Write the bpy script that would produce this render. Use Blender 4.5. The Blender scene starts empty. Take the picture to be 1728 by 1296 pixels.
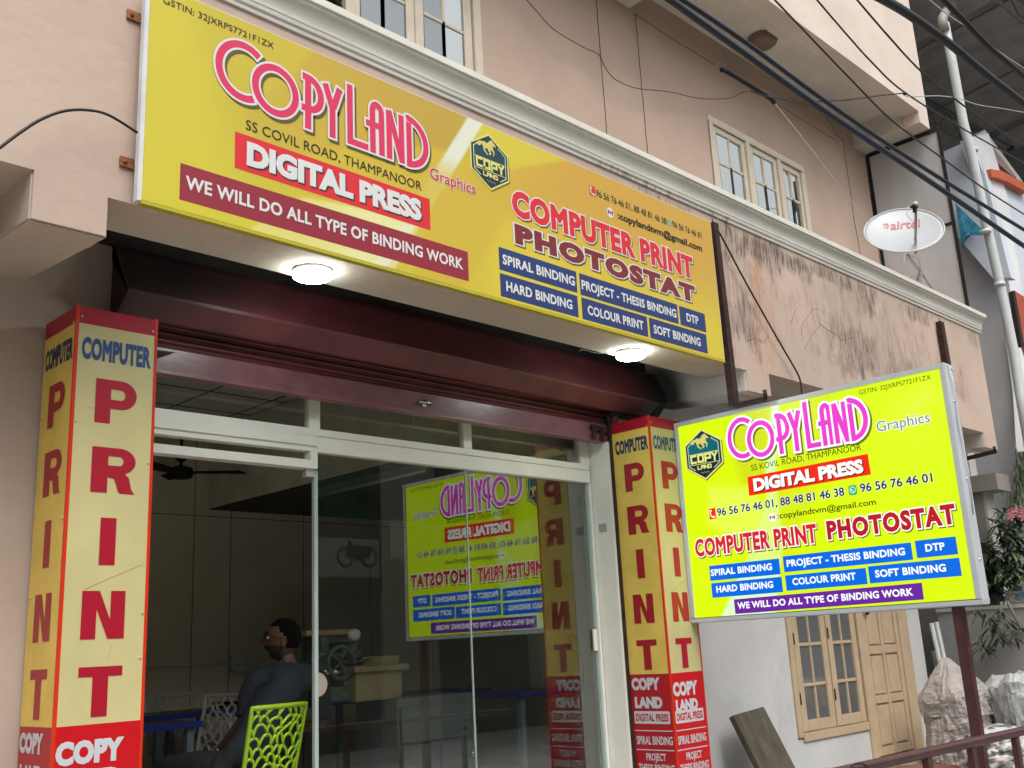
import bpy, bmesh, math, random
from mathutils import Vector, Matrix, noise
R = math.radians
sc = bpy.context.scene
col = sc.collection

# ------------------------------------------------------------------ camera, sky, sun, exposure
CAMP = Vector((0, 0, 1.6))
RX = Vector((0.70941855, -0.70303716, -0.04963942))
RY = Vector((0.14055602, 0.21014518, -0.96751383))      # image down
RZ = Vector((0.69062966, 0.67939514, 0.247897))         # forward
FPX = 1743.788
cd = bpy.data.cameras.new('camera'); cam = bpy.data.objects.new('camera', cd); col.objects.link(cam)
cd.sensor_width = 36; cd.lens = 36 * FPX / 1728; cd.clip_end = 500; cd.clip_start = 0.05
cam.matrix_world = Matrix(((RX.x, -RY.x, -RZ.x, CAMP.x), (RX.y, -RY.y, -RZ.y, CAMP.y), (RX.z, -RY.z, -RZ.z, CAMP.z), (0, 0, 0, 1)))
sc.camera = cam
w = bpy.data.worlds.new('World'); sc.world = w; w.use_nodes = True
nt = w.node_tree; bg = nt.nodes['Background']
sky = nt.nodes.new('ShaderNodeTexSky'); sky.sky_type = 'NISHITA'; sky.sun_disc = False
sky.sun_elevation = R(58); sky.sun_rotation = R(200); sky.air_density = 1.3; sky.dust_density = 6; sky.ozone_density = 1
hs = nt.nodes.new('ShaderNodeHueSaturation'); hs.inputs['Saturation'].default_value = 0.22
nt.links.new(sky.outputs[0], hs.inputs['Color']); nt.links.new(hs.outputs[0], bg.inputs[0]); bg.inputs[1].default_value = 0.15
sd = bpy.data.lights.new('sun', 'SUN'); sd.energy = 1.0; sd.angle = R(35); sd.color = (1, 0.97, 0.93)
sun = bpy.data.objects.new('sun', sd); col.objects.link(sun)
sdir = Vector((math.sin(R(200)) * math.cos(R(58)), math.cos(R(200)) * math.cos(R(58)), math.sin(R(58))))
sun.rotation_euler = sdir.to_track_quat('Z', 'Y').to_euler()
sc.view_settings.view_transform = 'Standard'; sc.view_settings.look = 'None'
sc.view_settings.exposure = 0.45; sc.view_settings.gamma = 1
sc.render.engine = 'CYCLES'; sc.cycles.max_bounces = 8; sc.cycles.transparent_max_bounces = 12

def at(px, py, ax, val):
    """point where the ray of photo pixel (px, py) meets the plane axis ax = val"""
    v = RX * ((px - 864) / FPX) + RY * ((py - 648) / FPX) + RZ
    return CAMP + v * ((val - CAMP[ax]) / v[ax])

# ------------------------------------------------------------------ materials
def srgb(r, g, b):
    f = lambda c: (c / 255) / 12.92 if c / 255 <= 0.04045 else ((c / 255 + 0.055) / 1.055) ** 2.4
    return (f(r), f(g), f(b))
MC = {}
def mat(name, c, rough=0.6, metal=0.0, vary=0.12, scale=6, bump=0.0, bscale=60, emit=0.0, emitc=None, spec=0.4, coat=0.0, stretch=(1, 1, 1)):
    if name in MC: return MC[name]
    m = bpy.data.materials.new(name); m.use_nodes = True; MC[name] = m
    n = m.node_tree; L = n.links; b = n.nodes['Principled BSDF']
    b.inputs['Roughness'].default_value = rough; b.inputs['Metallic'].default_value = metal
    b.inputs['Specular IOR Level'].default_value = spec; b.inputs['Coat Weight'].default_value = coat
    tc = n.nodes.new('ShaderNodeTexCoord'); mp = n.nodes.new('ShaderNodeMapping'); mp.inputs['Scale'].default_value = stretch
    L.new(tc.outputs['Object'], mp.inputs['Vector'])
    if vary > 0:
        t = n.nodes.new('ShaderNodeTexNoise'); t.inputs['Scale'].default_value = scale; t.inputs['Detail'].default_value = 6
        L.new(mp.outputs[0], t.inputs['Vector'])
        r = n.nodes.new('ShaderNodeValToRGB'); r.color_ramp.elements[0].position = 0.3; r.color_ramp.elements[1].position = 0.7
        r.color_ramp.elements[0].color = (*[x * (1 - vary) for x in c], 1); r.color_ramp.elements[1].color = (*[min(1, x * (1 + vary)) for x in c], 1)
        L.new(t.outputs['Fac'], r.inputs[0]); L.new(r.outputs[0], b.inputs['Base Color'])
    else: b.inputs['Base Color'].default_value = (*c, 1)
    if bump > 0:
        t2 = n.nodes.new('ShaderNodeTexNoise'); t2.inputs['Scale'].default_value = bscale; t2.inputs['Detail'].default_value = 5
        L.new(mp.outputs[0], t2.inputs['Vector'])
        bp = n.nodes.new('ShaderNodeBump'); bp.inputs['Strength'].default_value = bump; bp.inputs['Distance'].default_value = 0.01
        L.new(t2.outputs['Fac'], bp.inputs['Height']); L.new(bp.outputs[0], b.inputs['Normal'])
    if emit > 0:
        b.inputs['Emission Color'].default_value = (*(emitc or c), 1); b.inputs['Emission Strength'].default_value = emit
    return m

def glassmat(name, refl, tint, rough=0.0, dark=None):
    m = bpy.data.materials.new(name); m.use_nodes = True; n = m.node_tree; L = n.links
    n.nodes.remove(n.nodes['Principled BSDF']); out = n.nodes['Material Output']
    if dark is None: t = n.nodes.new('ShaderNodeBsdfTransparent'); t.inputs[0].default_value = (*tint, 1)
    else: t = n.nodes.new('ShaderNodeBsdfDiffuse'); t.inputs[0].default_value = (*dark, 1)
    g = n.nodes.new('ShaderNodeBsdfGlossy'); g.inputs['Roughness'].default_value = rough; g.inputs[0].default_value = (0.95, 1, 0.97, 1)
    lw = n.nodes.new('ShaderNodeLayerWeight'); lw.inputs[0].default_value = 0.5; pw_ = n.nodes.new('ShaderNodeMath'); pw_.operation = 'POWER'; pw_.inputs[1].default_value = 4; L.new(lw.outputs['Facing'], pw_.inputs[0])
    ad = n.nodes.new('ShaderNodeMath'); ad.operation = 'ADD'; ad.inputs[1].default_value = refl; ad.use_clamp = True
    mx = n.nodes.new('ShaderNodeMixShader')
    L.new(pw_.outputs[0], ad.inputs[0]); L.new(ad.outputs[0], mx.inputs[0]); L.new(t.outputs[0], mx.inputs[1]); L.new(g.outputs[0], mx.inputs[2]); L.new(mx.outputs[0], out.inputs[0])
    return m

def plaster(name, c, stains=()):
    """painted plaster; stains = (x, z, rx, rz, colour, strength, streak) soft-edged marks of their own shape"""
    m = mat(name, c, 0.85, vary=0.085, scale=1.7, bump=0.4, bscale=14, spec=0.25)
    n = m.node_tree; L = n.links; b = n.nodes['Principled BSDF']
    src = b.inputs['Base Color'].links[0].from_socket
    tc = n.nodes.new('ShaderNodeTexCoord')
    sp = n.nodes.new('ShaderNodeTexNoise'); sp.inputs['Scale'].default_value = 55; sp.inputs['Detail'].default_value = 3
    L.new(tc.outputs['Object'], sp.inputs['Vector'])
    r = n.nodes.new('ShaderNodeValToRGB'); r.color_ramp.elements[0].position = 0.68; r.color_ramp.elements[1].position = 0.74
    r.color_ramp.elements[0].color = (0, 0, 0, 1); r.color_ramp.elements[1].color = (0.25, 0.25, 0.25, 1)
    L.new(sp.outputs['Fac'], r.inputs[0])
    mx = n.nodes.new('ShaderNodeMix'); mx.data_type = 'RGBA'; mx.inputs[7].default_value = (*[x * 0.6 for x in c], 1)
    L.new(r.outputs[0], mx.inputs[0]); L.new(src, mx.inputs[6]); src = mx.outputs[2]
    for (x, z, rx, rz, cc, st, streak) in stains:
        geo = n.nodes.new('ShaderNodeNewGeometry')
        mp = n.nodes.new('ShaderNodeMapping'); mp.vector_type = 'POINT'
        mp.inputs['Location'].default_value = (-x / rx, 0, -z / rz); mp.inputs['Scale'].default_value = (1 / rx, 0, 1 / rz)
        L.new(geo.outputs['Position'], mp.inputs['Vector'])
        g = n.nodes.new('ShaderNodeTexGradient'); g.gradient_type = 'SPHERICAL'; L.new(mp.outputs[0], g.inputs[0])
        def nz(sx, sz, det, ro):
            q = n.nodes.new('ShaderNodeMapping'); q.inputs['Scale'].default_value = (sx, 1, sz); L.new(geo.outputs['Position'], q.inputs['Vector'])
            t = n.nodes.new('ShaderNodeTexNoise'); t.inputs['Scale'].default_value = 1; t.inputs['Detail'].default_value = det; t.inputs['Roughness'].default_value = ro; L.new(q.outputs[0], t.inputs['Vector']); return t.outputs['Fac']
        def mr(src_, a, b, c_, d_):
            q = n.nodes.new('ShaderNodeMapRange'); q.interpolation_type = 'SMOOTHSTEP'; q.inputs[1].default_value = a; q.inputs[2].default_value = b; q.inputs[3].default_value = c_; q.inputs[4].default_value = d_; L.new(src_, q.inputs[0]); return q.outputs[0]
        def ma(op, a, b):
            q = n.nodes.new('ShaderNodeMath'); q.operation = op
            for k_, v_ in enumerate((a, b)):
                if isinstance(v_, (int, float)): q.inputs[k_].default_value = v_
                else: L.new(v_, q.inputs[k_])
            return q.outputs[0]
        fine = mr(nz(streak * 2.2, streak * 0.22, 5, 0.65), 0.46, 0.60, 0, 1)
        blot = ma('ADD', g.outputs['Fac'], ma('MULTIPLY', ma('SUBTRACT', nz(7, 5, 4, 0.6), 0.5), 1.5))
        msk = ma('MULTIPLY', mr(blot, 0.28, 0.75, 0, 1), mr(g.outputs['Fac'], 0.0, 0.10, 0, 1))
        a5 = n.nodes.new('ShaderNodeMath'); a5.operation = 'MULTIPLY'; a5.inputs[1].default_value = st
        L.new(ma('MULTIPLY', msk, ma('ADD', ma('MULTIPLY', fine, 0.8), 0.2)), a5.inputs[0])
        mx = n.nodes.new('ShaderNodeMix'); mx.data_type = 'RGBA'; mx.inputs[7].default_value = (*cc, 1)
        L.new(a5.outputs[0], mx.inputs[0]); L.new(src, mx.inputs[6]); src = mx.outputs[2]
    L.new(src, b.inputs['Base Color'])
    return m

def soot(m, c, r, colr=(0.010, 0.009, 0.009), st=1.0):
    n = m.node_tree; L = n.links; b = n.nodes['Principled BSDF']
    geo = n.nodes.new('ShaderNodeNewGeometry'); mp = n.nodes.new('ShaderNodeMapping')
    mp.inputs['Location'].default_value = [-c[i] / r[i] for i in range(3)]; mp.inputs['Scale'].default_value = [1 / q for q in r]
    L.new(geo.outputs['Position'], mp.inputs['Vector']); g = n.nodes.new('ShaderNodeTexGradient'); g.gradient_type = 'SPHERICAL'; L.new(mp.outputs[0], g.inputs[0])
    mr = n.nodes.new('ShaderNodeMapRange'); mr.inputs[2].default_value = 0.55; mr.inputs[4].default_value = st; mr.interpolation_type = 'SMOOTHSTEP'; L.new(g.outputs['Fac'], mr.inputs[0])
    mx = n.nodes.new('ShaderNodeMix'); mx.data_type = 'RGBA'; mx.inputs[7].default_value = (*colr, 1); L.new(mr.outputs[0], mx.inputs[0])
    i = b.inputs['Base Color']
    if i.links: L.new(i.links[0].from_socket, mx.inputs[6])
    else: mx.inputs[6].default_value = i.default_value
    L.new(mx.outputs[2], i); return m
DK = (0.06, 0.05, 0.045)
PEACH = (0.52, 0.40, 0.325)
M_par = plaster('peach parapet plaster', PEACH, (
    (6.05, 4.34, 0.35, 0.30, DK, 0.9, 26), (6.62, 4.34, 0.45, 0.26, DK, 0.9, 26), (6.35, 4.36, 0.35, 0.2, DK, 0.8, 24), (7.0, 4.36, 0.35, 0.18, DK, 0.8, 26), (7.4, 4.4, 1.6, 0.10, DK, 0.7, 22),
    (8.05, 4.34, 0.6, 0.28, DK, 0.85, 24), (9.1, 4.38, 0.6, 0.16, DK, 0.7, 22), (7.72, 3.82, 0.75, 0.5, DK, 0.8, 30), (8.7, 3.75, 0.7, 0.3, DK, 0.6, 26), (8.2, 3.95, 2.8, 0.9, (0.22, 0.15, 0.12), 0.4, 20), (6.0, 4.0, 0.8, 0.9, (0.22, 0.15, 0.12), 0.45, 20),
    (6.15, 3.80, 0.32, 0.5, DK, 0.65, 22), (6.38, 3.85, 0.30, 0.95, (0.50, 0.22, 0.09), 0.55, 18), (10.4, 4.38, 0.22, 0.25, DK, 0.5, 24),
    (9.9, 3.8, 0.35, 0.3, DK, 0.3, 20), (5.3, 4.42, 0.9, 0.08, DK, 0.5, 30)))
M_wall = plaster('peach upper plaster', (0.50, 0.375, 0.30))
M_up = plaster('cream parapet plaster', (0.68, 0.58, 0.50))
M_beam = plaster('off white plaster', (0.60, 0.57, 0.51))
M_soff = plaster('tan soffit plaster', (0.50, 0.42, 0.345))
M_low = plaster('grey white plaster', (0.56, 0.56, 0.55), ((8.0, 1.2, 1.2, 0.7, (0.3, 0.3, 0.3), 0.3, 5),))
M_lowL = plaster('peach ground floor plaster', (0.50, 0.40, 0.34))
M_corn = plaster('ivory cornice paint', (0.70, 0.68, 0.61), ((5.3, 4.48, 1.4, 0.05, DK, 0.5, 20),))
M_rust = mat('rusted brown iron', (0.045, 0.022, 0.018), 0.7, 0.3, 0.5, 20, 0.4, 60)
M_rusto = mat('orange rust', (0.30, 0.12, 0.045), 0.8, 0.2, 0.5, 40, 0.4, 80)
M_alu = mat('white aluminium frame', (0.80, 0.78, 0.70), 0.35, 0.0, 0.04, 5, spec=0.5)
M_maroon = mat('maroon shutter paint', (0.125, 0.026, 0.030), 0.55, 0.0, 0.25, 5, 0.12, 12, spec=0.5)
M_maroonb = mat('maroon bottom bar paint', (0.21, 0.085, 0.10), 0.32, 0.0, 0.2, 8, 0.08, 30, spec=0.5)
M_black = mat('black soot paint', (0.012, 0.011, 0.011), 0.8, vary=0.3)
M_chrome = mat('steel', (0.55, 0.55, 0.55), 0.25, 1.0, 0.1)
M_crmw = mat('cream window paint', (0.62, 0.55, 0.44), 0.5, vary=0.07, scale=9, bump=0.1, bscale=40)
M_yelw = mat('yellow ochre door paint', (0.50, 0.38, 0.25), 0.5, vary=0.09, scale=7, bump=0.12, bscale=35)
M_pane = glassmat('window pane', 0.55, None, 0.02, (0.10, 0.105, 0.11))
M_paned = glassmat('dim window pane', 0.10, None, 0.08, (0.10, 0.105, 0.11))
M_paneb = glassmat('curtained window pane', 0.22, None, 0.03, (0.16, 0.18, 0.21))
M_glass = glassmat('shopfront glass', 0.20, (0.78, 0.82, 0.78), 0.004)
M_glass2 = glassmat('second glass leaf', 0.07, (0.92, 0.94, 0.92), 0.004)
M_cable = mat('black cable rubber', (0.012, 0.013, 0.016), 0.5, vary=0.2)
M_cableb = mat('blue black cable', (0.014, 0.022, 0.04), 0.5, vary=0.2)
M_wirew = mat('white wire', (0.45, 0.45, 0.43), 0.5, vary=0.1)

# ------------------------------------------------------------------ builders
def tag(o, label=None, cat=None, group=None, kind=None):
    if label: o['label'] = label
    if cat: o['category'] = cat
    if group: o['group'] = group
    if kind: o['kind'] = kind
    return o
OFF = {}
def thing(name, loc, label, cat, group=None):
    o = bpy.data.objects.new(name, None); o.empty_display_size = 0.1; col.objects.link(o)
    o.location = loc; OFF[o.name] = Vector(loc)
    return tag(o, label, cat, group)
def link(name, me, parent=None):
    o = bpy.data.objects.new(name, me); col.objects.link(o)
    if parent is not None:
        off = OFF[parent.name]; me.transform(Matrix.Translation(-off)); o.parent = parent; OFF[o.name] = off
    else: OFF[o.name] = Vector((0, 0, 0))
    return o
class MB:
    def __init__(s): s.b = bmesh.new(); s.mats = []
    def mi(s, m):
        if m is None: return 0
        if m not in s.mats: s.mats.append(m)
        return s.mats.index(m)
    def poly(s, pts, m=None):
        f = s.b.faces.new([s.b.verts.new(p) for p in pts]); f.material_index = s.mi(m); return s
    def mesh(s, vs, fs, m=None, smooth=False):
        v = [s.b.verts.new(p) for p in vs]; k = s.mi(m)
        for f in fs:
            try:
                q = s.b.faces.new([v[i] for i in f]); q.material_index = k; q.smooth = smooth
            except ValueError: pass
        return s
    def box(s, x0, x1, y0, y1, z0, z1, m=None):
        vs = [(x, y, z) for z in (z0, z1) for y in (y0, y1) for x in (x0, x1)]
        return s.mesh(vs, [(0, 2, 3, 1), (4, 5, 7, 6), (0, 1, 5, 4), (2, 6, 7, 3), (0, 4, 6, 2), (1, 3, 7, 5)], m)
    def prism(s, pts, vec, m=None):
        """closed polygon pts (3D) extruded by vec"""
        n = len(pts); vec = Vector(vec); a = [Vector(p) for p in pts]; c = [p + vec for p in a]
        return s.mesh(a + c, [tuple(range(n - 1, -1, -1)), tuple(range(n, 2 * n))] + [(i, (i + 1) % n, n + (i + 1) % n, n + i) for i in range(n)], m)
    def bar(s, a, b, wx, wy, m=None, up=(0, 0, 1)):
        a = Vector(a); b = Vector(b); d = (b - a).normalized(); u = Vector(up)
        sx = d.cross(u)
        if sx.length < 1e-4: sx = d.cross(Vector((1, 0, 0)))
        sx.normalize(); sy = sx.cross(d).normalized()
        q = [sx * wx / 2 + sy * wy / 2, -sx * wx / 2 + sy * wy / 2, -sx * wx / 2 - sy * wy / 2, sx * wx / 2 - sy * wy / 2]
        return s.prism([a + k for k in q], b - a, m)
    def tube(s, pts, r, m=None, n=8, cap=True):
        pts = [Vector(p) for p in pts]; k = len(pts); rr = r if isinstance(r, (list, tuple)) else [r] * k
        vs = []; prev = None
        for i, p in enumerate(pts):
            d = (pts[min(i + 1, k - 1)] - pts[max(i - 1, 0)])
            d = d.normalized() if d.length > 1e-9 else Vector((0, 0, 1))
            a = prev if prev is not None else Vector((0, 0, 1)) if abs(d.z) < 0.9 else Vector((1, 0, 0))
            a = a - d * a.dot(d)
            if a.length < 1e-5: a = d.orthogonal()
            a.normalize(); prev = a; c = d.cross(a)
            for j in range(n):
                t = 2 * math.pi * j / n; vs.append(p + (a * math.cos(t) + c * math.sin(t)) * rr[i])
        fs = [(i * n + j, i * n + (j + 1) % n, (i + 1) * n + (j + 1) % n, (i + 1) * n + j) for i in range(k - 1) for j in range(n)]
        if cap: fs += [tuple(range(n - 1, -1, -1)), tuple((k - 1) * n + j for j in range(n))]
        return s.mesh(vs, fs, m, True)
    def lathe(s, c, axis, prof, m=None, n=32):
        """prof = (radius, height) pairs along axis"""
        c = Vector(c); ax = Vector(axis).normalized(); a = ax.orthogonal().normalized(); b = ax.cross(a); vs = []
        for r, h in prof:
            for j in range(n):
                t = 2 * math.pi * j / n; vs.append(c + ax * h + (a * math.cos(t) + b * math.sin(t)) * r)
        k = len(prof); fs = [(i * n + j, i * n + (j + 1) % n, (i + 1) * n + (j + 1) % n, (i + 1) * n + j) for i in range(k - 1) for j in range(n)]
        return s.mesh(vs, fs, m, True)
    def ball(s, c, r, m=None, n=12, fn=None):
        c = Vector(c); r = r if isinstance(r, (list, tuple)) else (r, r, r); vs = []
        for i in range(n + 1):
            ph = math.pi * i / n
            for j in range(2 * n):
                th = math.pi * j / n; v = Vector((math.sin(ph) * math.cos(th), math.sin(ph) * math.sin(th), math.cos(ph)))
                q = Vector((v.x * r[0], v.y * r[1], v.z * r[2]))
                if fn: q = fn(q, v)
                vs.append(c + q)
        fs = [(i * 2 * n + j, (i + 1) * 2 * n + j, (i + 1) * 2 * n + (j + 1) % (2 * n), i * 2 * n + (j + 1) % (2 * n)) for i in range(n) for j in range(2 * n)]
        return s.mesh(vs, fs, m, True)
    def build(s, name, parent=None, m=None, bevel=0.0, weld=True):
        if weld: bmesh.ops.remove_doubles(s.b, verts=s.b.verts, dist=1e-6)
        if bevel: bmesh.ops.bevel(s.b, geom=[e for e in s.b.edges if e.is_manifold and e.calc_face_angle(0) > 0.6], offset=bevel, segments=2, affect='EDGES', clamp_overlap=True)
        bmesh.ops.recalc_face_normals(s.b, faces=s.b.faces)
        me = bpy.data.meshes.new(name); s.b.to_mesh(me); s.b.free()
        for k in (s.mats or [m]):
            if k: me.materials.append(k)
        if s.mats and m: pass
        return link(name, me, parent)
def B(x0, x1, y0, y1, z0, z1, name, parent, m, bevel=0.0): return MB().box(x0, x1, y0, y1, z0, z1, m).build(name, parent, bevel=bevel)
def copy_tree(o, parent=None):
    c = o.copy(); col.objects.link(c)
    if parent is not None: c.parent = parent
    for ch in list(o.children): copy_tree(ch, c)
    return c

# ------------------------------------------------------------------ ground and the building
W = 4.55; FL = 0.55
MB().poly([(-120, -120, 0), (120, -120, 0), (120, 120, 0), (-120, 120, 0)], mat('grey concrete road', (0.30, 0.29, 0.275), 0.9, vary=0.2, scale=1.5, bump=0.3)).build('ground'); tag(bpy.data.objects['ground'], kind='structure')
bld = thing('shop_building', (0, W, 0), 'peach plastered building with a white cornice along its balcony and a shop below', 'building')
# ground floor walls round the openings
g = MB(); g.box(-4, 2.06, W, W + 0.2, 0, 3.55, M_lowL); g.build('ground_wall', bld)
B(1.35, 6.1, W + 0.006, W + 0.2, 3.252, 3.70, 'lintel_wall', bld, mat('dark lintel', (0.045, 0.038, 0.035), 0.9, vary=0.3))
B(1.60, 5.95, 4.015, 4.545, 3.688, 3.698, 'dark_ceiling_sheet', bld, mat('dark lintel', (0.045, 0.038, 0.035)))  # thin dark sheet and dark lintel blacken the recess above the hood
g = MB(); X0, X1, Z0, Z1 = 7.64, 8.82, 0.80, 2.60; D0, D1, E0, E1 = 8.82, 9.83, 0.50, 2.62
g.box(5.62, X0, W, W + 0.2, 0, 3.55, M_low); g.box(X0, D0, W, W + 0.2, 0, Z0 - 0.01, M_low); g.box(X0, D1, W, W + 0.2, E1, 3.55, M_low)
g.box(D0, D1, W, W + 0.2, 0, E0, M_low); g.box(D1, 10.13, W, W + 0.2, 0, 3.55, M_low); g.box(9.93, 10.13, W + 0.2, 8, 0, 3.55, M_low)
g.build('side_wall', bld)
B(-6, 10.55, 3.75, 8.0, 3.70, 3.85, 'balcony_slab', bld, M_soff)
B(6.37, 10.2, 4.10, 4.46, 3.52, 3.696, 'ceiling_band', bld, M_soff)
g = MB(); g.box(-6, 10.55, 3.70, 3.85, 3.70, 4.60, M_par); g.box(-6, 1.285, 3.70, 3.85, 3.415, 3.70, M_par); g.box(1.285, 1.565, 3.70, 3.85, 3.222, 3.70, M_par)
g.box(1.565, 6.075, 3.70, 3.85, 3.385, 3.70, M_par); g.box(6.075, 6.37, 3.70, 3.85, 3.24, 3.70, M_par); g.box(6.37, 10.25, 3.70, 3.85, 3.405, 3.70, M_par); g.box(10.25, 10.55, 3.70, 3.85, 3.262, 3.70, M_par)
g.build('parapet', bld)
g = MB()
g.box(1.568, 6.072, 3.852, 4.01, 3.388, 3.69, M_soff); g.box(6.372, 10.247, 3.852, 4.01, 3.408, 3.69, M_soff); g.box(-6, 1.283, 3.852, 4.01, 3.418, 3.69, M_soff)
g.build('edge_beam', bld)
for x0, x1, zb in ((1.278, 1.572, 3.216), (6.066, 6.366, 3.234), (10.241, 10.546, 3.256)):
    g = MB(); pts = [(x0, 3.706, zb), (x0, 4.6, zb + 0.075), (x0, 4.6, 3.695), (x0, 3.706, 3.695)]
    g.prism(pts, (x1 - x0, 0, 0), soot(plaster('sooty white plaster', (0.60, 0.57, 0.51)), (6.06, 4.46, 3.34), (0.5, 0.33, 0.36), (0.02, 0.017, 0.016), 0.95) if 5 < x0 < 7 else M_beam if x0 > 2 else M_soff); g.build('cross_beam', bld, bevel=0.006)
# cornice
prof = [(3.70, 4.475), (3.688, 4.475), (3.684, 4.490), (3.690, 4.496), (3.676, 4.502), (3.672, 4.520)]
for i in range(7):
    t = i / 6; prof.append((3.668 - 0.040 * (1 - math.cos(t * math.pi / 2)), 4.524 + 0.078 * math.sin(t * math.pi / 2)))
prof += [(3.626, 4.604), (3.626, 4.617), (3.612, 4.619), (3.610, 4.655), (3.87, 4.668), (3.87, 4.475)]
g = MB(); g.prism([(-6, y, z) for y, z in prof], (16.60, 0, 0), M_corn); g.build('cornice', bld)
# upper storey
g = MB()
U0, U1 = 7.28, 8.95; V0, V1 = 1.9, 4.49
g.box(-6, V0, W, W + 0.2, 3.85, 7.0, M_wall); g.box(V0, V1, W, W + 0.2, 3.85, 4.85, M_wall); g.box(V0, V1, W, W + 0.2, 6.14, 7.0, M_wall)
g.box(V1, U0, W, W + 0.2, 3.85, 7.0, M_wall); g.box(U0, U1, W, W + 0.2, 3.85, 4.85, M_wall); g.box(U0, U1, W, W + 0.2, 6.14, 7.0, M_wall); g.box(U1, 10.43, W, W + 0.2, 3.85, 7.0, M_wall)
g.box(10.23, 10.43, W + 0.2, 8, 3.85, 7.0, M_wall)
g.build('upper_wall', bld)
g = MB(); mdk = mat('dark wall joint', (0.10, 0.075, 0.06), 0.9)
for xx in (5.82, 6.335):
    pts = [(xx + 0.006 * noise.noise(Vector((xx, z * 0.7, 0))), W - 0.0025, z * 0.05) for z in range(92, 136)]
    g.tube(pts, 0.0035, mdk, 4); g.build('wall_crack', bld); g = MB()
g.tube([at(px, py, 1, W - 0.0025) for px, py in ((1423, 235), (1427, 270), (1436, 330), (1441, 370), (1447, 400), (1452, 430))], 0.003, mdk, 4)
g.build('wall_crack', bld)
for L_ in (((1353, 566), (1353, 548), (1362, 535), (1372, 522), (1382, 521)), ((1358, 590), (1366, 572), (1384, 547), (1396, 556), (1408, 562), (1420, 574), (1440, 569)), ((1384, 547), (1381, 530)), ((1261, 575), (1275, 570), (1286, 577), (1296, 568), (1300, 545)), ((1335, 545), (1340, 528), (1346, 518))):
    MB().tube([at(x, y, 1, 3.699) for x, y in L_], 0.0014, mat('faint crack', (0.20, 0.15, 0.125), 0.9), 4).build('wall_crack', bld)
B(-6, 10.43, 3.95, 8.0, 7.0, 7.2, 'roof_slab', bld, plaster('cream soffit plaster', (0.66, 0.62, 0.54)))
g = MB(); g.box(-6, 10.20, 3.80, 3.98, 6.895, 9.5, M_up); g.box(10.20, 10.437, 3.80, 3.98, 6.765, 9.5, M_up); g.box(10.28, 10.43, 3.98, 8, 7.2, 9.5, M_up); g.build('upper_parapet', bld)
MB().box(-6, 10.18, 3.985, 4.06, 6.90, 6.995, M_beam).build('upper_edge_beam', bld)
for x0, x1, zb in ((5.95, 6.25, 6.76), (10.17, 10.432, 6.762)):
    g = MB(); g.box(x0, x1, 3.985, W - 0.004, zb, 6.997, M_beam); g.build('upper_cross_beam', bld)
# rooftop room behind so that no sky slips under the slab
B(-6, 10.2, 7.9, 8.0, 0, 9.0, 'rear_wall', bld, M_wall)

def sash(parent, x0, x1, y, z0, z1, zs, m, pm, mw=0.045, mid=True, st=0.055, rail=0.06):
    """a window leaf with a grid of panes; zs = heights of the glazing bars"""
    fr = MB(); t = 0.035
    fr.box(x0, x0 + st, y, y + t, z0, z1, m); fr.box(x1 - st, x1, y, y + t, z0, z1, m)
    fr.box(x0 + st, x1 - st, y, y + t, z1 - rail, z1, m); fr.box(x0 + st, x1 - st, y, y + t, z0, z0 + rail, m)
    xm = (x0 + x1) / 2
    zz = [z0 + rail] + list(zs) + [z1 - rail]
    for z in zs: fr.box(x0 + st, x1 - st, y + 0.004, y + t - 0.004, z - 0.014, z + 0.014, m)
    for a, b in zip(zz[:-1], zz[1:]):
        fr.box(xm - 0.014, xm + 0.014, y + 0.004, y + t - 0.004, a + (0.014 if a != zz[0] else 0), b - (0.014 if b != zz[-1] else 0), m)
    f = fr.build('window_leaf', parent, bevel=0.004)
    i = 0
    for a, b in zip(zz[:-1], zz[1:]):
        for u, v in ((x0 + st, xm - 0.014), (xm + 0.014, x1 - st)):
            q = MB(); dz = random.uniform(-0.004, 0.004); p = pm[i % len(pm)] if isinstance(pm, list) else pm; i += 1
            q.poly([(u, y + 0.013, a), (v, y + 0.013 + dz, a), (v, y + 0.015 + dz, b), (u, y + 0.015, b)], p); q.build('pane', f)
    return f
random.seed(3)
def hinge(parent, x, y, z): MB().tube([(x, y, z), (x, y, z + 0.09)], 0.006, M_rust, 6).build('hinge', parent)
# upper windows
wf = MB()
for x in (U0, 7.88, 8.435, U1 - 0.07): wf.box(x, x + 0.07, W - 0.012, W + 0.09, 4.85, 6.075, M_crmw)
wf.box(U0, U1, W - 0.012, W + 0.09, 6.075, 6.145, M_crmw); wf.box(U0, U1, W - 0.012, W + 0.09, 4.80, 4.85, M_crmw)
wf = wf.build('window', bld, bevel=0.004)
wf['label'] = 'cream three leaf window near the dish'
for a, b in ((7.353, 7.877), (7.953, 8.432), (8.508, 8.877)): sash(wf, a, b, W + 0.006, 4.86, 6.07, (5.72, 5.42, 5.12), M_crmw, M_pane, st=0.06 if b - a > 0.4 else 0.045)
wf = MB()
for x in (1.9, 2.55, 3.33, 4.42): wf.box(x, x + (0.07 if x != 3.33 else 0.05), W - 0.012, W + 0.09, 4.85, 6.075, M_crmw)
wf.box(1.9, 4.49, W - 0.012, W + 0.09, 6.075, 6.145, M_crmw); wf.box(1.9, 4.49, W - 0.012, W + 0.09, 4.80, 4.85, M_crmw)
lv = M_rust
for k in range(34): wf.prism([(1.97, W + 0.02, 4.86 + k * 0.035), (1.97, W + 0.03, 4.86 + k * 0.035), (1.97, W + 0.055, 4.885 + k * 0.035), (1.97, W + 0.045, 4.885 + k * 0.035)], (0.58, 0, 0), lv)
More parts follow.
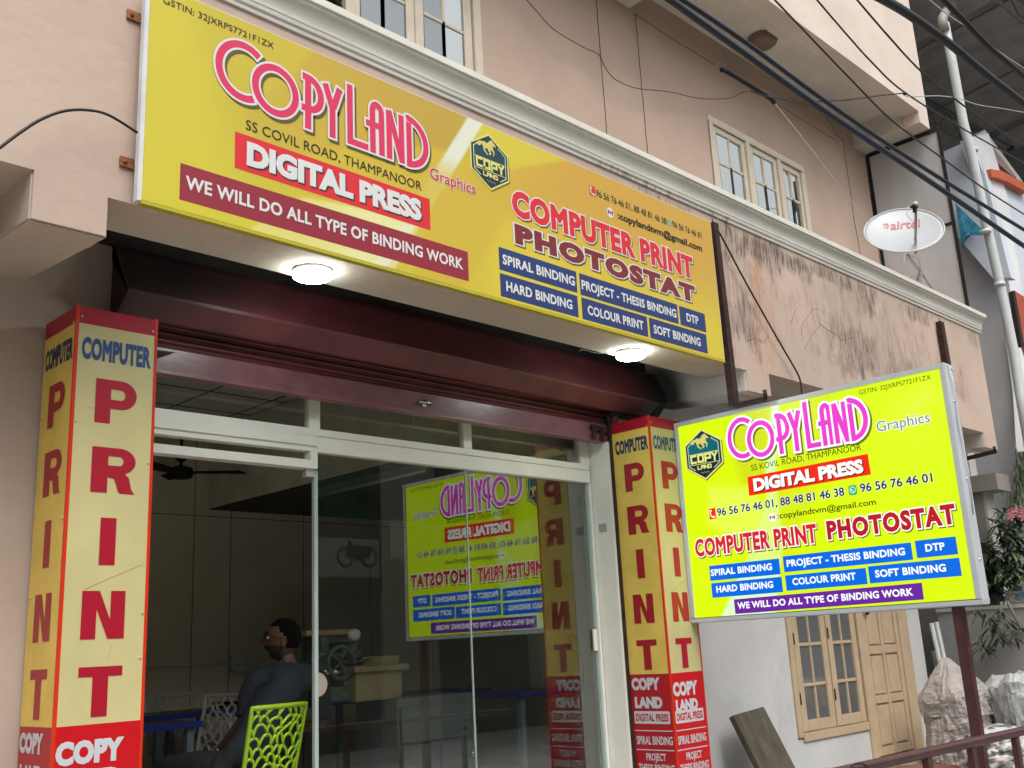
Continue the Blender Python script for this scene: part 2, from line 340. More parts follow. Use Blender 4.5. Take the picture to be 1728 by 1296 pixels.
for k in range(34): wf.prism([(2.62, W + 0.02, 4.86 + k * 0.035), (2.62, W + 0.03, 4.86 + k * 0.035), (2.62, W + 0.055, 4.885 + k * 0.035), (2.62, W + 0.045, 4.885 + k * 0.035)], (0.71, 0, 0), lv)
wf = wf.build('window', bld); wf['label'] = 'cream window with brown louvres above the big signboard'
sash(wf, 3.385, 3.895, W + 0.006, 4.86, 6.07, (5.72, 5.40, 5.10), M_crmw, M_paneb, st=0.07)
sash(wf, 3.90, 4.415, W + 0.006, 4.86, 6.07, (5.72, 5.40, 5.10), M_crmw, [M_paneb, M_pane], st=0.075)
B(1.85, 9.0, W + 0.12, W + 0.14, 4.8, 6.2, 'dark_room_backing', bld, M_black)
# lower yellow window and door
wf = MB(); wf.box(X0, X0 + 0.075, W - 0.015, W + 0.08, Z0, Z1, M_yelw); wf.box(X0 + 0.075, D0 - 0.002, W - 0.015, W + 0.08, Z0 - 0.035, Z0 + 0.035, M_yelw); wf.box(X0 + 0.075, D0 - 0.002, W - 0.015, W + 0.08, Z1 - 0.06, Z1, M_yelw)
wf = wf.build('window', bld, bevel=0.004); wf['label'] = 'yellow ochre two leaf window beside the door'
for a, b in ((7.72, 8.26), (8.275, 8.79)): sash(wf, a, b, W - 0.01, 0.84, 2.53, (1.195, 1.515, 1.835, 2.155), M_yelw, M_paned, st=0.085, rail=0.085)
hinge(wf, 7.722, W - 0.016, 1.05); hinge(wf, 7.722, W - 0.016, 1.52); hinge(wf, 8.285, W - 0.016, 1.05); hinge(wf, 8.285, W - 0.016, 1.55)
dr = MB(); ys = W + 0.01
dr.box(8.93, 9.63, ys, ys + 0.03, 0.53, 2.55, M_yelw)
xa = (8.93, 9.01, 9.255, 9.31, 9.56, 9.63); zr = (0.53, 0.60, 0.965, 1.03, 1.39, 1.46, 2.45, 2.55)
for i in (0, 2, 4): dr.box(xa[i], xa[i + 1], ys - 0.016, ys - 0.0005, 0.53, 2.55, M_yelw)
for j in (0, 2, 4, 6):
    for i in (1, 3): dr.box(xa[i], xa[i + 1], ys - 0.0155, ys - 0.0005, zr[j], zr[j + 1], M_yelw)
for j in (1, 3, 5):
    for i in (1, 3): dr.box(xa[i] + 0.014, xa[i + 1] - 0.014, ys - 0.011, ys - 0.0005, zr[j] + 0.016, zr[j + 1] - 0.016, M_yelw)
dr = dr.build('door', bld, bevel=0.004); dr['label'] = 'yellow ochre panelled door'
MB().tube([(8.97, ys - 0.04, 1.78), (8.99, ys - 0.05, 1.77), (9.03, ys - 0.045, 1.755), (9.035, ys - 0.02, 1.745)], 0.012, M_black, 8).build('handle', dr)
g = MB(); g.box(8.82, 8.93, W - 0.015, W + 0.1, 0.5, 2.62, M_yelw); g.box(9.63, 9.83, W - 0.018, W + 0.1, 0.5, 2.62, M_yelw); g.box(8.93, 9.63, W - 0.015, W + 0.1, 2.55, 2.62, M_yelw); g.build('door_frame', dr, bevel=0.006)
B(8.75, 10.2, 4.28, W - 0.002, 0.36, 0.50, 'door_step', bld, mat('stone step', (0.42, 0.36, 0.28), 0.8, bump=0.3))
B(5.95, 10.4, 3.55, W - 0.003, 0.0, 0.30, 'plinth', bld, mat('grey cement', (0.24, 0.24, 0.235), 0.9, vary=0.25, scale=3, bump=0.4))
# shop recess: jambs, floor, room
g = MB(); g.box(5.545, 5.62, W + 0.002, W + 0.26, FL, 2.975, M_alu); g.box(5.545, 5.62, W + 0.10, W + 0.26, 2.975, 3.25, M_alu); g.build('door_jamb', bld)
MB().poly([at(1010, 885, 0, 5.5435), at(1023, 883, 0, 5.5435), at(1024, 897, 0, 5.5435), at(1011, 899, 0, 5.5435)], mat('grey sticker', (0.35, 0.36, 0.36), 0.6, vary=0.5, scale=400)).build('sticker', bld)
B(2.06, 2.12, W + 0.002, W + 0.26, FL, 3.25, 'door_jamb', bld, M_alu)
B(0.8, 7.2, W + 0.2, 7.9, 0.2, FL, 'shop_floor', bld, mat('floor tile', (0.38, 0.36, 0.33), 0.35, vary=0.15))
M_in = mat('cream partition board', (0.62, 0.56, 0.44), 0.7, vary=0.06, scale=2)
M_ind = mat('pale ceiling board', (0.80, 0.75, 0.66), 0.8, vary=0.08, scale=3)
M_jt = mat('brown joint line', (0.16, 0.14, 0.11), 0.8)
g = MB(); g.box(0.8, 7.2, 7.5, 7.6, FL, 3.45, M_in); g.box(0.8, 0.9, W + 0.2, 7.5, FL, 3.45, M_in); g.box(7.1, 7.2, W + 0.2, 7.5, FL, 3.45, M_in)
for x in (1.6, 2.3, 3.02, 3.99, 4.31, 5.0, 5.7, 6.4): g.box(x - 0.003, x + 0.003, 7.497, 7.4995, FL, 3.4, M_jt)
g.box(0.9, 7.1, 7.496, 7.4995, 2.735, 2.741, M_jt); g.build('room_wall', bld)
g = MB(); g.box(0.8, 7.2, W + 0.27, 7.6, 3.45, 3.5, M_ind)
for x in range(2, 14): g.box(x * 0.5 - 0.004, x * 0.5 + 0.004, W + 0.27, 7.5, 3.443, 3.449, M_jt)
for y in range(0, 6): g.box(0.9, 7.1, 4.9 + y * 0.5, 4.906 + y * 0.5, 3.442, 3.4485, M_jt)
g.build('room_ceiling', bld)
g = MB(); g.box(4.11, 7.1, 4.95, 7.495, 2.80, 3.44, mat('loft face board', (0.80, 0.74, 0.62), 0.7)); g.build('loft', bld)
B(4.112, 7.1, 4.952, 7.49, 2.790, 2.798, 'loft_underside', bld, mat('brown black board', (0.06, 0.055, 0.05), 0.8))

# shopfront: fixed aluminium frame with panes
YG = 4.74
sf = MB(); Yf0, Yf1 = YG - 0.03, YG + 0.03
sf.box(2.12, 5.525, Yf0, Yf1, 2.705, 2.835, M_alu); sf.box(3.225, 5.525, Yf0 - 0.004, Yf0 - 0.0005, 2.79, 2.794, M_black)
for x0, x1 in ((3.180, 3.255), (4.335, 4.405), (5.445, 5.54)): sf.box(x0, x1, Yf0 + 0.006, Yf1, 2.835, 3.25, M_alu)
sf.box(5.52, 5.54, Yf0 + 0.01, Yf1, FL, 2.705, M_alu)
sf.box(2.12, 3.225, Yf0 - 0.012, Yf0 - 0.0006, 2.735, 2.785, M_alu)
sf.box(2.12, 3.225, Yf0 - 0.012, Yf1, 2.608, 2.654, M_alu); sf.box(3.178, 3.225, Yf0 - 0.012, Yf1, 2.654, 2.7045, M_alu)
sf = sf.build('shopfront_frame', bld, bevel=0.003)
def pane(x0, x1, z0, z1, y=YG, tilt=0.0):
    q = MB(); q.poly([(x0, y, z0), (x1, y + tilt, z0), (x1, y + tilt, z1), (x0, y, z1)], M_glass); return q.build('glass_pane', sf)
pane(3.245, 4.352, FL, 2.705, YG, 0.0); pane(4.362, 5.52, FL, 2.705, YG + 0.012, -0.004)
for a, b in ((2.12, 3.18), (3.255, 4.335), (4.405, 5.445)): pane(a, b, 2.835, 3.25)
MB().poly([(4.37, YG + 0.045, FL), (5.50, YG + 0.038, FL), (5.50, YG + 0.038, 2.70), (4.37, YG + 0.045, 2.70)], M_glass2).build('glass_pane', sf)
M_edge = mat('pale green glass edge', (0.42, 0.50, 0.47), 0.2, vary=0.1)
g = MB(); g.box(3.222, 3.245, YG - 0.012, YG + 0.012, FL, 2.604, M_edge); g.build('glass_edge', sf)
g = MB(); g.box(4.352, 4.358, YG - 0.006, YG + 0.006, FL, 2.704, M_edge); g.build('glass_edge', sf)
g = MB(); g.box(5.505, 5.52, YG - 0.014, YG + 0.010, FL, 2.704, M_edge); g.box(5.47, 5.504, YG - 0.014, YG - 0.004, 1.56, 1.70, M_alu); g.build('glass_edge', sf)
g = MB(); pts = []
g.box(3.165, 3.215, YG - 0.02, YG + 0.02, 2.565, 2.6075, mat('clear clip', (0.5, 0.48, 0.42), 0.3)); g.build('corner_clip', sf)
g = MB()
pts = [(3.245 + 0.062 * math.cos(t), YG - 0.004, 1.468 + 0.062 * math.sin(t)) for t in [-math.pi / 2 + math.pi * i / 16 for i in range(17)]]
g.prism(pts + [(3.225, YG - 0.004, 1.530), (3.225, YG - 0.004, 1.406)], (0, 0.003, 0), mat('beige handle disc', (0.34, 0.29, 0.24), 0.5)); g.build('door_handle', sf)

# roller shutter, rolled up
sh = thing('roller_shutter', (3.8, 4.5, 3.0), 'maroon metal roller shutter rolled up under the signboard', 'shutter')
prof = [(4.62, 3.56), (4.47, 3.53), (4.45, 3.50), (4.352, 3.285), (4.36, 3.272), (4.47, 3.195), (4.50, 3.195), (4.54, 3.22), (4.54, 3.56)]
g = MB(); nx = 60; x0, x1 = 1.96, 5.93; vs = []; np_ = len(prof)
for i in range(nx + 1):
    x = x0 + (x1 - x0) * i / nx
    for j, (y, z) in enumerate(prof):
        d = 0.006 * noise.noise(Vector((x * 2.2, j * 1.3, 0))) if 1 < j < 6 else 0
        sg = -0.016 * (x - x0) / (x1 - x0) * (1 if j in (3, 4, 5, 6) else 0.3) + 0.012 * (1 - abs(2 * i / nx - 1))
        vs.append((x, y + d, z + d + sg))
fs = [(i * np_ + j, i * np_ + (j + 1) % np_, (i + 1) * np_ + (j + 1) % np_, (i + 1) * np_ + j) for i in range(nx) for j in range(np_)]
g.mesh(vs, fs + [tuple(range(np_)), tuple(nx * np_ + j for j in range(np_))], soot(soot(M_maroon, (6.15, 4.45, 3.35), (0.55, 0.8, 0.8), (0.018, 0.013, 0.013), 0.92), (1.75, 4.5, 3.5), (1.3, 0.9, 0.45), st=0.85)); g.build('shutter_hood', sh)  # sooty right end; the other call darkens the hood toward its left end
g = MB()
g.prism([(5.931, y, z - 0.016) for y, z in ((4.54, 3.56), (4.47, 3.53), (4.40, 3.40), (4.38, 3.30), (4.47, 3.21), (4.54, 3.21))], (0.13, 0, 0), M_black); g.box(5.55, 6.02, 4.49, 4.56, 3.16, 3.215, M_black); g.build('end_cap', sh)
g = MB(); prof = []
for k in range(48):
    z = 3.09 + k * 0.0045; prof.append((4.60 + 0.012 * math.cos(k * 0.75), z))
n = len(prof); vs = [(x, y, z) for x in (2.0, 5.60) for y, z in prof]
g.mesh(vs, [(j, j + 1, n + j + 1, n + j) for j in range(n - 1)], M_maroon, True); g.build('slats', sh)
prof = [(4.575, 2.99), (4.572, 3.10), (4.60, 3.105), (4.60, 2.985), (4.63, 2.98), (4.63, 2.972), (4.565, 2.972), (4.565, 2.99)]
bb = MB().prism([(2.03, y, z) for y, z in prof], (3.60, 0, 0), M_maroonb).build('bottom_bar', sh)
g = MB(); g.tube([(3.84, 4.57, 3.035), (3.85, 4.545, 3.04), (3.93, 4.545, 3.04), (3.94, 4.57, 3.035)], 0.008, M_chrome, 8); g.lathe((3.89, 4.573, 3.036), (0, -1, 0), [(0.0, 0), (0.022, 0.002), (0.022, 0.012), (0, 0.014)], M_chrome, 16); g.build('handle', bb)
g = MB(); g.bar((5.40, 4.55, 3.055), (5.62, 4.55, 3.04), 0.012, 0.012, M_rust); g.bar((5.42, 4.545, 3.06), (5.40, 4.545, 2.985), 0.014, 0.03, M_rust); g.bar((5.50, 4.545, 3.06), (5.485, 4.545, 2.97), 0.014, 0.03, M_rust); g.bar((5.38, 4.545, 3.07), (5.52, 4.545, 3.065), 0.014, 0.02, M_rust); g.build('lock_latch', bb)
g = MB(); g.prism([(2.05, 4.55, 3.03), (2.16, 4.55, 3.02), (2.30, 4.56, 3.085), (2.19, 4.56, 3.08), (2.10, 4.55, 3.09)], (0, 0.02, 0), M_rust); g.build('lock_latch', bb)
g = MB(); g.box(5.565, 5.60, 4.53, 4.549, FL, 3.2, M_rust); g.box(5.60, 5.63, 4.50, 4.549, FL, 3.2, M_maroon); g.box(5.60, 5.72, 4.555, 4.62, 2.95, 3.4, M_black); g.build('side_channel', sh)
B(2.03, 2.06, 4.50, 4.549, FL, 3.2, 'side_channel', sh, M_maroon)
# ------------------------------------------------------------------ lettering tools
class Face:
    """a flat sign face: origin, u direction, outward normal; layers stand 0.8 mm apart"""
    def __init__(s, o, u, n): s.o = Vector(o); s.u = Vector(u); s.n = Vector(n)
    def p(s, u, v, k=0.0): return s.o + s.u * u + Vector((0, 0, v)) + s.n * (0.0008 * k)
def textmesh(body, weight=0.0, spacing=1.0, shear=0.0):
    cu = bpy.data.curves.new('t', 'FONT'); cu.body = body; cu.space_character = spacing; cu.resolution_u = 3; cu.shear = shear
    cu.fill_mode = 'BOTH'
    if weight > 0: cu.bevel_depth = weight; cu.bevel_resolution = 0
    ob = bpy.data.objects.new('t', cu); me = bpy.data.meshes.new_from_object(ob)
    bpy.data.objects.remove(ob); bpy.data.curves.remove(cu)
    return me
_m = textmesh('H'); CAP = max(v.co.y for v in _m.vertices); bpy.data.meshes.remove(_m)
def lettering(parent, F, body, u0, u1, v0, cap, weight, m, k=3, outline=None, shadow=None, spacing=1.0, name='lettering', shear=0.0, skew=0.0, glyphbox=False):
    """body fitted between u0 and u1 with baseline v0 and capital height cap; outline = (extra weight, material), shadow = (du, dv, extra weight, material)"""
    layers = []
    if shadow: layers.append((shadow[2], shadow[3], shadow[0], shadow[1], k - 1.4))
    if outline: layers.append((outline[0], outline[1], 0, 0, k - 0.7))
    layers.append((0, m, 0, 0, k))
    base = textmesh(body, weight, spacing, shear)
    xs = [v.co.x for v in base.vertices]; x0, x1 = min(xs), max(xs); sx = (u1 - u0) / (x1 - x0); sy = cap / (CAP + 2 * weight)
    out = bmesh.new(); mats = []
    for ex, mm, du, dv, kk in layers:
        me = base if ex == 0 and mm is m else textmesh(body, weight + ex, spacing, shear)
        t = bmesh.new(); t.from_mesh(me)
        zs = max([abs(v.co.z) for v in t.verts] + [1e-6])
        if mm not in mats: mats.append(mm)
        vm = {}
        for v in t.verts:
            uu = u0 + (v.co.x - x0) * sx + du; vv = v0 + (v.co.y + weight) * sy + dv + skew * (uu - u0)
            vm[v] = out.verts.new(F.p(uu, vv, kk + (0.45 * v.co.z / zs if weight + ex > 0 else 0)))
        for f in t.faces:
            if len(set(f.verts)) > 2:
                q = out.faces.new([vm[v] for v in f.verts]); q.material_index = mats.index(mm)
        t.free()
        if me is not base: bpy.data.meshes.remove(me)
    bpy.data.meshes.remove(base)
    me = bpy.data.meshes.new(name); out.to_mesh(me); out.free()
    for mm in mats: me.materials.append(mm)
    return link(name, me, parent)
def flat(g, F, pts, m, k=1): g.poly([F.p(u, v, k) for u, v in pts], m)
def banner(parent, F, pts, m, k=1, name='banner'):
    g = MB(); flat(g, F, pts, m, k); return g.build(name, parent)
def stroke(g, F, pts, w, m, k, closed=False, tf=lambda u, v: (u, v), ext=0.0):
    """flat ribbon of width w along pts with mitred corners"""
    P = [Vector((*tf(*p), 0)) for p in pts]; n = len(P); L = []; Rr = []
    if not closed and ext:
        P[0] = P[0] + (P[0] - P[1]).normalized() * ext; P[-1] = P[-1] + (P[-1] - P[-2]).normalized() * ext
    for i in range(n):
        a = P[i - 1] if (i or closed) else None; b = P[(i + 1) % n] if (i < n - 1 or closed) else None
        d1 = (P[i] - a).normalized() if a is not None else None; d2 = (b - P[i]).normalized() if b is not None else None
        if d1 is None: d1 = d2
        if d2 is None: d2 = d1
        n1 = Vector((-d1.y, d1.x, 0)); n2 = Vector((-d2.y, d2.x, 0)); mi = n1 + n2
        mi = mi.normalized() if mi.length > 1e-6 else n1
        s = w / 2 / max(0.45, mi.dot(n1)); L.append(P[i] + mi * s); Rr.append(P[i] - mi * s)
    for i in range(n if closed else n - 1):
        j = (i + 1) % n
        g.poly([F.p(L[i].x, L[i].y, k), F.p(L[j].x, L[j].y, k), F.p(Rr[j].x, Rr[j].y, k), F.p(Rr[i].x, Rr[i].y, k)], m)
def arc(cx, cy, rx, ry, a0, a1, n=28): return [(cx + rx * math.cos(R(a0 + (a1 - a0) * i / n)), cy + ry * math.sin(R(a0 + (a1 - a0) * i / n))) for i in range(n + 1)]
def bez(*P, n=10):
    out = []
    for i in range(n + 1):
        t = i / n; q = [Vector((*p, 0)) for p in P]
        while len(q) > 1: q = [q[j] * (1 - t) + q[j + 1] * t for j in range(len(q) - 1)]
        out.append((q[0].x, q[0].y))
    return out
# the art-deco word, drawn in metres of the big signboard (u from its left end of the word, v above the word's foot)
def deco(parent, F, tf, w, wo, m, mo, ms, sh, k=4):
    LT = [
        [(arc(0.145, 0.162, 0.118, 0.128, 50, 296), False)],
        [(arc(0.308, 0.131, 0.104, 0.110, 0, 360, 40)[:-1], True)],
        [([(0.478, 0.0), (0.478, 0.245)], False), ([(0.448, 0.262)] + bez((0.47, 0.262), (0.565, 0.262), (0.575, 0.112), (0.49, 0.103), n=16) + [(0.442, 0.103)], False)],
        [([(0.572, 0.268), (0.612, 0.150), (0.612, 0.0)], False), ([(0.655, 0.268), (0.617, 0.155)], False)],
        [([(0.712, 0.315), (0.712, 0.018), (0.818, 0.018)], False)],
        [([(0.845, 0.0)] + arc(0.872, 0.225, 0.027, 0.038, 180, 0, 12) + [(0.899, 0.0)], False), ([(0.805, 0.150), (0.882, 0.150)], False)],
        [([(0.945, 0.0), (0.945, 0.262)], False), ([(0.945, 0.262), (1.022, 0.010)], False), ([(1.022, 0.0), (1.022, 0.262)], False)],
        [([(1.070, 0.006), (1.070, 0.24)], False), ([(1.054, 0.258)] + bez((1.068, 0.262), (1.215, 0.235), (1.215, 0.03), (1.072, 0.012), n=18) + [(1.052, 0.012)], False)],
    ]
    g = MB(); kk = k
    for L in LT:
        for pts, cl in L: stroke(g, F, pts, wo, ms, k - 0.9, cl, lambda u, v: (tf(u, v)[0] + sh[0], tf(u, v)[1] + sh[1]), ext=(wo - w) / 2)
        break_ = 0
    for L in LT:
        for pts, cl in L: stroke(g, F, pts, wo, mo, kk, cl, tf, ext=(wo - w) / 2); kk += 0.12
        for pts, cl in L: stroke(g, F, pts, w, m, kk, cl, tf); kk += 0.12
    return g.build('lettering', parent, weld=False)
HORSE = [(-.74, .50), (-.62, .60), (-.50, .67), (-.38, .66), (-.32, .71), (-.16, .66), (-.05, .70), (.03, .80), (.12, .83), (.17, .86), (.20, .80), (.37, .67), (.33, .62), (.21, .66), (.20, .56), (.21, .50), (.27, .46), (.28, .38), (.24, .25), (.20, .25), (.21, .36), (.19, .42), (.12, .44), (.03, .43), (.10, .34), (.09, .28), (-.02, .23), (-.04, .27), (.02, .31), (-.06, .38), (-.10, .46), (-.22, .45), (-.24, .37), (-.08, .24), (-.12, .21), (-.30, .33), (-.33, .44), (-.36, .52), (-.42, .57), (-.50, .48), (-.58, .45), (-.64, .50)]
def emblem(parent, F, cu, cv, hw, hh, lit):
    g = MB()
    def hexa(s, du=0, dv=0): return [(cu + du + a * hw * s, cv + dv + b * hh * s) for a, b in ((0, 1), (1, .46), (1, -.46), (0, -1), (-1, -.46), (-1, .46))]
    E = (lambda n, c: litm(n, c)) if lit else (lambda n, c: ink(n, c))
    gold = E('emblem gold', (225, 225, 130)); dk = E('emblem dark', (22, 40, 52)); teal = E('emblem teal', (14, 100, 112) if lit else (22, 62, 74)); sil = E('emblem pale line', (190, 215, 190))
    flat(g, F, hexa(1.0, 0.006, -0.007), E('emblem shadow', (110, 100, 20)), 1.2); flat(g, F, hexa(1.0), gold, 1.8); flat(g, F, hexa(0.93), dk, 2.4)
    T = lambda a, b: (cu + a * hw, cv + b * hh)
    flat(g, F, [T(-.80, .37), T(-.80, -.02), T(.80, -.02), T(.80, .37), T(0, .82)], teal, 3.0)
    hp = [T(a * 0.95, b * 0.92 + 0.02) for a, b in HORSE]
    flat(g, F, hp, E('emblem horse gold', (220, 205, 110)), 3.6)
    stroke(g, F, [(-.45, .60), (-.82, .38), (-.82, -.40), (-.50, -.58)], 0.006, sil, 3.4, tf=T); stroke(g, F, [(.45, .60), (.82, .38), (.82, -.40), (.50, -.58)], 0.006, sil, 3.4, tf=T)
    for b in (.05, -.36): stroke(g, F, [(-.78, b), (.78, b)], 0.004, gold, 3.5, tf=T)
    C = 4.0; h0, h1 = -.27, -.01; lw = 0.014 * hw / 0.143
    def sq(letter, x, wd, y0, y1, lw):
        xs = x + wd
        S = {'C': [[(xs, y1), (x, y1), (x, y0), (xs, y0)]], 'O': [[(x, y0), (x, y1), (xs, y1), (xs, y0), (x, y0)]], 'P': [[(x, y0 - .03), (x, y1), (xs, y1), (xs, (y0 + y1) / 2 - .03), (x + .03, (y0 + y1) / 2 - .03)]], 'Y': [[(x, y1 + .02), ((x + xs) / 2, (y0 + y1) / 2), ((x + xs) / 2, y0 - .03)], [(xs, y1 + .02), ((x + xs) / 2, (y0 + y1) / 2)]],
             'L': [[(x, y1), (x, y0), (xs, y0)]], 'A': [[(x, y0), (x, y1), (xs, y1), (xs, y0)], [(x, (y0 + y1) / 2), (xs, (y0 + y1) / 2)]], 'N': [[(x, y0), (x, y1), (xs, y0), (xs, y1)]], 'D': [[(x, y0), (x, y1), (xs - .03, y1), (xs, y1 - .04), (xs, y0), (x, y0)]]}[letter]
        for q in S: stroke(g, F, q, lw, gold, C + 0.1 * S.index(q), tf=T, ext=lw / 2 * 0.6)
    for ch, x in zip('COPY', (-.68, -.30, .08, .44)): sq(ch, x, .26, h0, h1, lw)
    for ch, x in zip('LAND', (-.36, -.17, .02, .21)): sq(ch, x, .14, -.55, -.43, lw * 0.55)
    for i in range(9):
        a = -.20 + i * .05; g.poly([F.p(*T(a + dx, -.68 - .02 * (i % 3) + dy), C) for dx, dy in ((0, 0), (.02, .015), (.03, -.012), (.012, -.025))], sil)
    return g.build('emblem', parent, weld=False)

def ink(n, c, rough=0.38): return mat('printed ' + n, tuple(x * 0.84 for x in srgb(*c)), rough, vary=0.0, spec=0.45)
def litm(n, c, s=0.92): return mat('backlit ' + n, tuple(x * 0.10 for x in srgb(*c)), 0.35, vary=0.0, emit=s * 0.80, emitc=srgb(*c), spec=0.3)

# ------------------------------------------------------------------ the big signboard on the parapet
S = 3.6
sg = thing('signboard', (3.65, S, 3.36), 'wide yellow flex signboard fixed on the balcony parapet above the shutter, reading COPYLAND in pink', 'signboard')
F = Face((0, S, 0), (1, 0, 0), (0, -1, 0))
g = MB(); g.box(1.640, 5.674, S + 0.004, 3.640, 3.360, 4.352, mat('white tin sign box', (0.62, 0.64, 0.66), 0.4)); g.build('box', sg, bevel=0.003)
ym = mat('printed yellow flex', (0.62, 0.50, 0.028), 0.32, vary=0.0, spec=0.5)
n = ym.node_tree; tc = n.nodes.new('ShaderNodeTexCoord'); mp = n.nodes.new('ShaderNodeMapping'); mp.inputs['Rotation'].default_value = (0, R(35), 0); mp.inputs['Scale'].default_value = (0.55, 0.3, 0.55)
tn = n.nodes.new('ShaderNodeTexNoise'); tn.inputs['Scale'].default_value = 1.1; tn.inputs['Detail'].default_value = 0
rp = n.nodes.new('ShaderNodeValToRGB'); rp.color_ramp.elements[0].position = 0.35; rp.color_ramp.elements[1].position = 0.65
rp.color_ramp.elements[0].color = (*srgb(214, 196, 36), 1); rp.color_ramp.elements[1].color = (*srgb(218, 182, 40), 1)
n.links.new(tc.outputs['Object'], mp.inputs[0]); n.links.new(mp.outputs[0], tn.inputs[0]); n.links.new(tn.outputs['Fac'], rp.inputs[0]); n.links.new(rp.outputs[0], n.nodes['Principled BSDF'].inputs['Base Color'])
g = MB(); g.box(1.658, 5.662, S, S + 0.0035, 3.366, 4.344, ym); g.build('flex_face', sg)
g = MB()
gd = ink('dark gold', (196, 156, 48)); go = ink('gold', (222, 178, 50)); br = ink('bright yellow', (222, 206, 44)); pale = ink('pale ray', (232, 228, 178)); pw = ink('white ray', (226, 228, 206)); yw = ink('warm yellow', (214, 190, 46))
def sm(x, a, b): t = min(1, max(0, (x - a) / (b - a))); return t * t * (3 - 2 * t)
def inpoly(u, v, P, soft):
    d = 1e9; n = len(P); ins = False; j = n - 1
    for i in range(n):
        (x1, y1), (x2, y2) = P[i], P[j]
        if (y1 > v) != (y2 > v) and u < (x2 - x1) * (v - y1) / (y2 - y1) + x1: ins = not ins
        L2 = (x2 - x1) ** 2 + (y2 - y1) ** 2; t = min(1, max(0, ((u - x1) * (x2 - x1) + (v - y1) * (y2 - y1)) / L2)); d = min(d, math.hypot(u - x1 - t * (x2 - x1), v - y1 - t * (y2 - y1))); j = i
    return sm(d if ins else -d, -soft, soft)
def mixc(a, b, t): return tuple(x * (1 - t) + y * t for x, y in zip(a, b))
def printed(parent, F, u0, u1, v0, v1, nu, nv, fn, name, matl, k=0.4, gain=1.0):
    vs = [F.p(u0 + (u1 - u0) * i / nu, v0 + (v1 - v0) * j / nv, k) for j in range(nv + 1) for i in range(nu + 1)]
    g = MB(); g.mesh(vs, [(j * (nu + 1) + i, j * (nu + 1) + i + 1, (j + 1) * (nu + 1) + i + 1, (j + 1) * (nu + 1) + i) for j in range(nv) for i in range(nu)], matl)
    o = g.build(name, parent, weld=False); at_ = o.data.color_attributes.new('print', 'FLOAT_COLOR', 'POINT')
    for idx in range(len(vs)):
        i, j = idx % (nu + 1), idx // (nu + 1); at_.data[idx].color = (*(x * gain for x in srgb(*fn(u0 + (u1 - u0) * i / nu, v0 + (v1 - v0) * j / nv))), 1)
    return o
def printmat(name, lit):
    m = mat(name, (0.5, 0.5, 0.5), 0.33, vary=0, spec=0.5, emit=0.736 if lit else 0); n = m.node_tree; a = n.nodes.new('ShaderNodeVertexColor'); a.layer_name = 'print'; b = n.nodes['Principled BSDF']
    if lit: b.inputs['Base Color'].default_value = (0.06, 0.07, 0, 1); n.links.new(a.outputs[0], b.inputs['Emission Color'])
    else: n.links.new(a.outputs[0], b.inputs['Base Color'])
    return m
def art(u, v):
    c = mixc((198, 182, 42), (206, 178, 46), sm(u, 1.9, 2.8)); c = mixc(c, (206, 196, 48), sm(4.0 - v, 0.0, 0.6) * 0.5)
    c = mixc(c, (212, 200, 48), inpoly(u, v, [(1.60, 3.30), (1.60, 4.4), (1.80, 4.4), (1.95, 4.0), (2.02, 3.62), (2.35, 3.30)], 0.10) * 0.6)
    c = mixc(c, (190, 158, 52), inpoly(u, v, [(2.10, 3.90), (2.36, 4.2), (2.50, 4.45), (3.46, 4.45), (3.325, 4.11), (3.148, 4.08), (2.62, 3.90), (2.2, 3.7)], 0.02) * (0.35 + 0.65 * sm(u + v, 6.2, 7.5)))
    r = sm(u - (3.48 + (v - 4.34) * 0.62), 0.0, 0.9); c = mixc(c, mixc((216, 196, 48), (206, 162, 58), sm(v + (u - 3.5) * 0.05, 3.62, 4.15)), r * sm(u, 3.45, 3.6))
    c = mixc(c, (204, 172, 50), inpoly(u, v, [(3.20, 3.85), (3.48, 4.02), (3.74, 3.98), (3.58, 3.66), (3.30, 3.30), (3.0, 3.3)], 0.03) * 0.55)
    c = mixc(c, (214, 202, 50), inpoly(u, v, [(3.52, 4.45), (3.46, 4.05), (3.74, 4.14), (4.45, 4.45)], 0.015) * 0.75)
    c = mixc(c, (228, 226, 160), inpoly(u, v, [(2.10, 3.34), (2.40, 3.591), (3.089, 3.672), (2.840, 3.34)], 0.012) * (0.6 + 0.4 * sm(u, 2.3, 2.8)))
    cx = 3.48 + (v - 4.34) * 0.645; wd = 0.055; inten = 0.95 * sm(v, 3.85, 4.15) + 0.45 * (1 - sm(v, 3.45, 3.75)) + 0.18
    c = mixc(c, (222, 226, 206), sm(wd - abs(u - cx), -0.008, 0.008) * min(1, inten)); return c
M_art = printmat('printed flex artwork', False)
printed(sg, F, 1.658, 5.662, 3.366, 4.344, 320, 80, art, 'background_artwork', M_art, gain=0.90)
g.b.free()

black = ink('black', (22, 20, 18)); white = ink('white', (224, 226, 224)); red = ink('red', (222, 34, 44)); mar = ink('maroon', (150, 34, 52)); pink = ink('pink', (222, 44, 92)); navy = ink('navy', (32, 54, 116)); crim = ink('crimson', (206, 36, 60))
shd = ink('print shadow', (96, 84, 30)); dred = ink('dark red', (128, 32, 38)); dgr = ink('dark grey print shadow', (70, 40, 40))
lettering(sg, F, 'GSTIN: 32JXRPS7721F1ZX', 1.712, 2.240, 4.266, 0.030, 0.0, black)
deco(sg, F, lambda u, v: (1.944 + u, 3.930 + v), 0.034, 0.054, pink, white, shd, (0.012, -0.012))
lettering(sg, F, 'Graphics', 3.147, 3.462, 3.908, 0.062, 0.012, crim, outline=(0.03, white))
lettering(sg, F, 'SS COVIL ROAD, THAMPANOOR', 2.106, 3.090, 3.822, 0.046, 0.0, black)
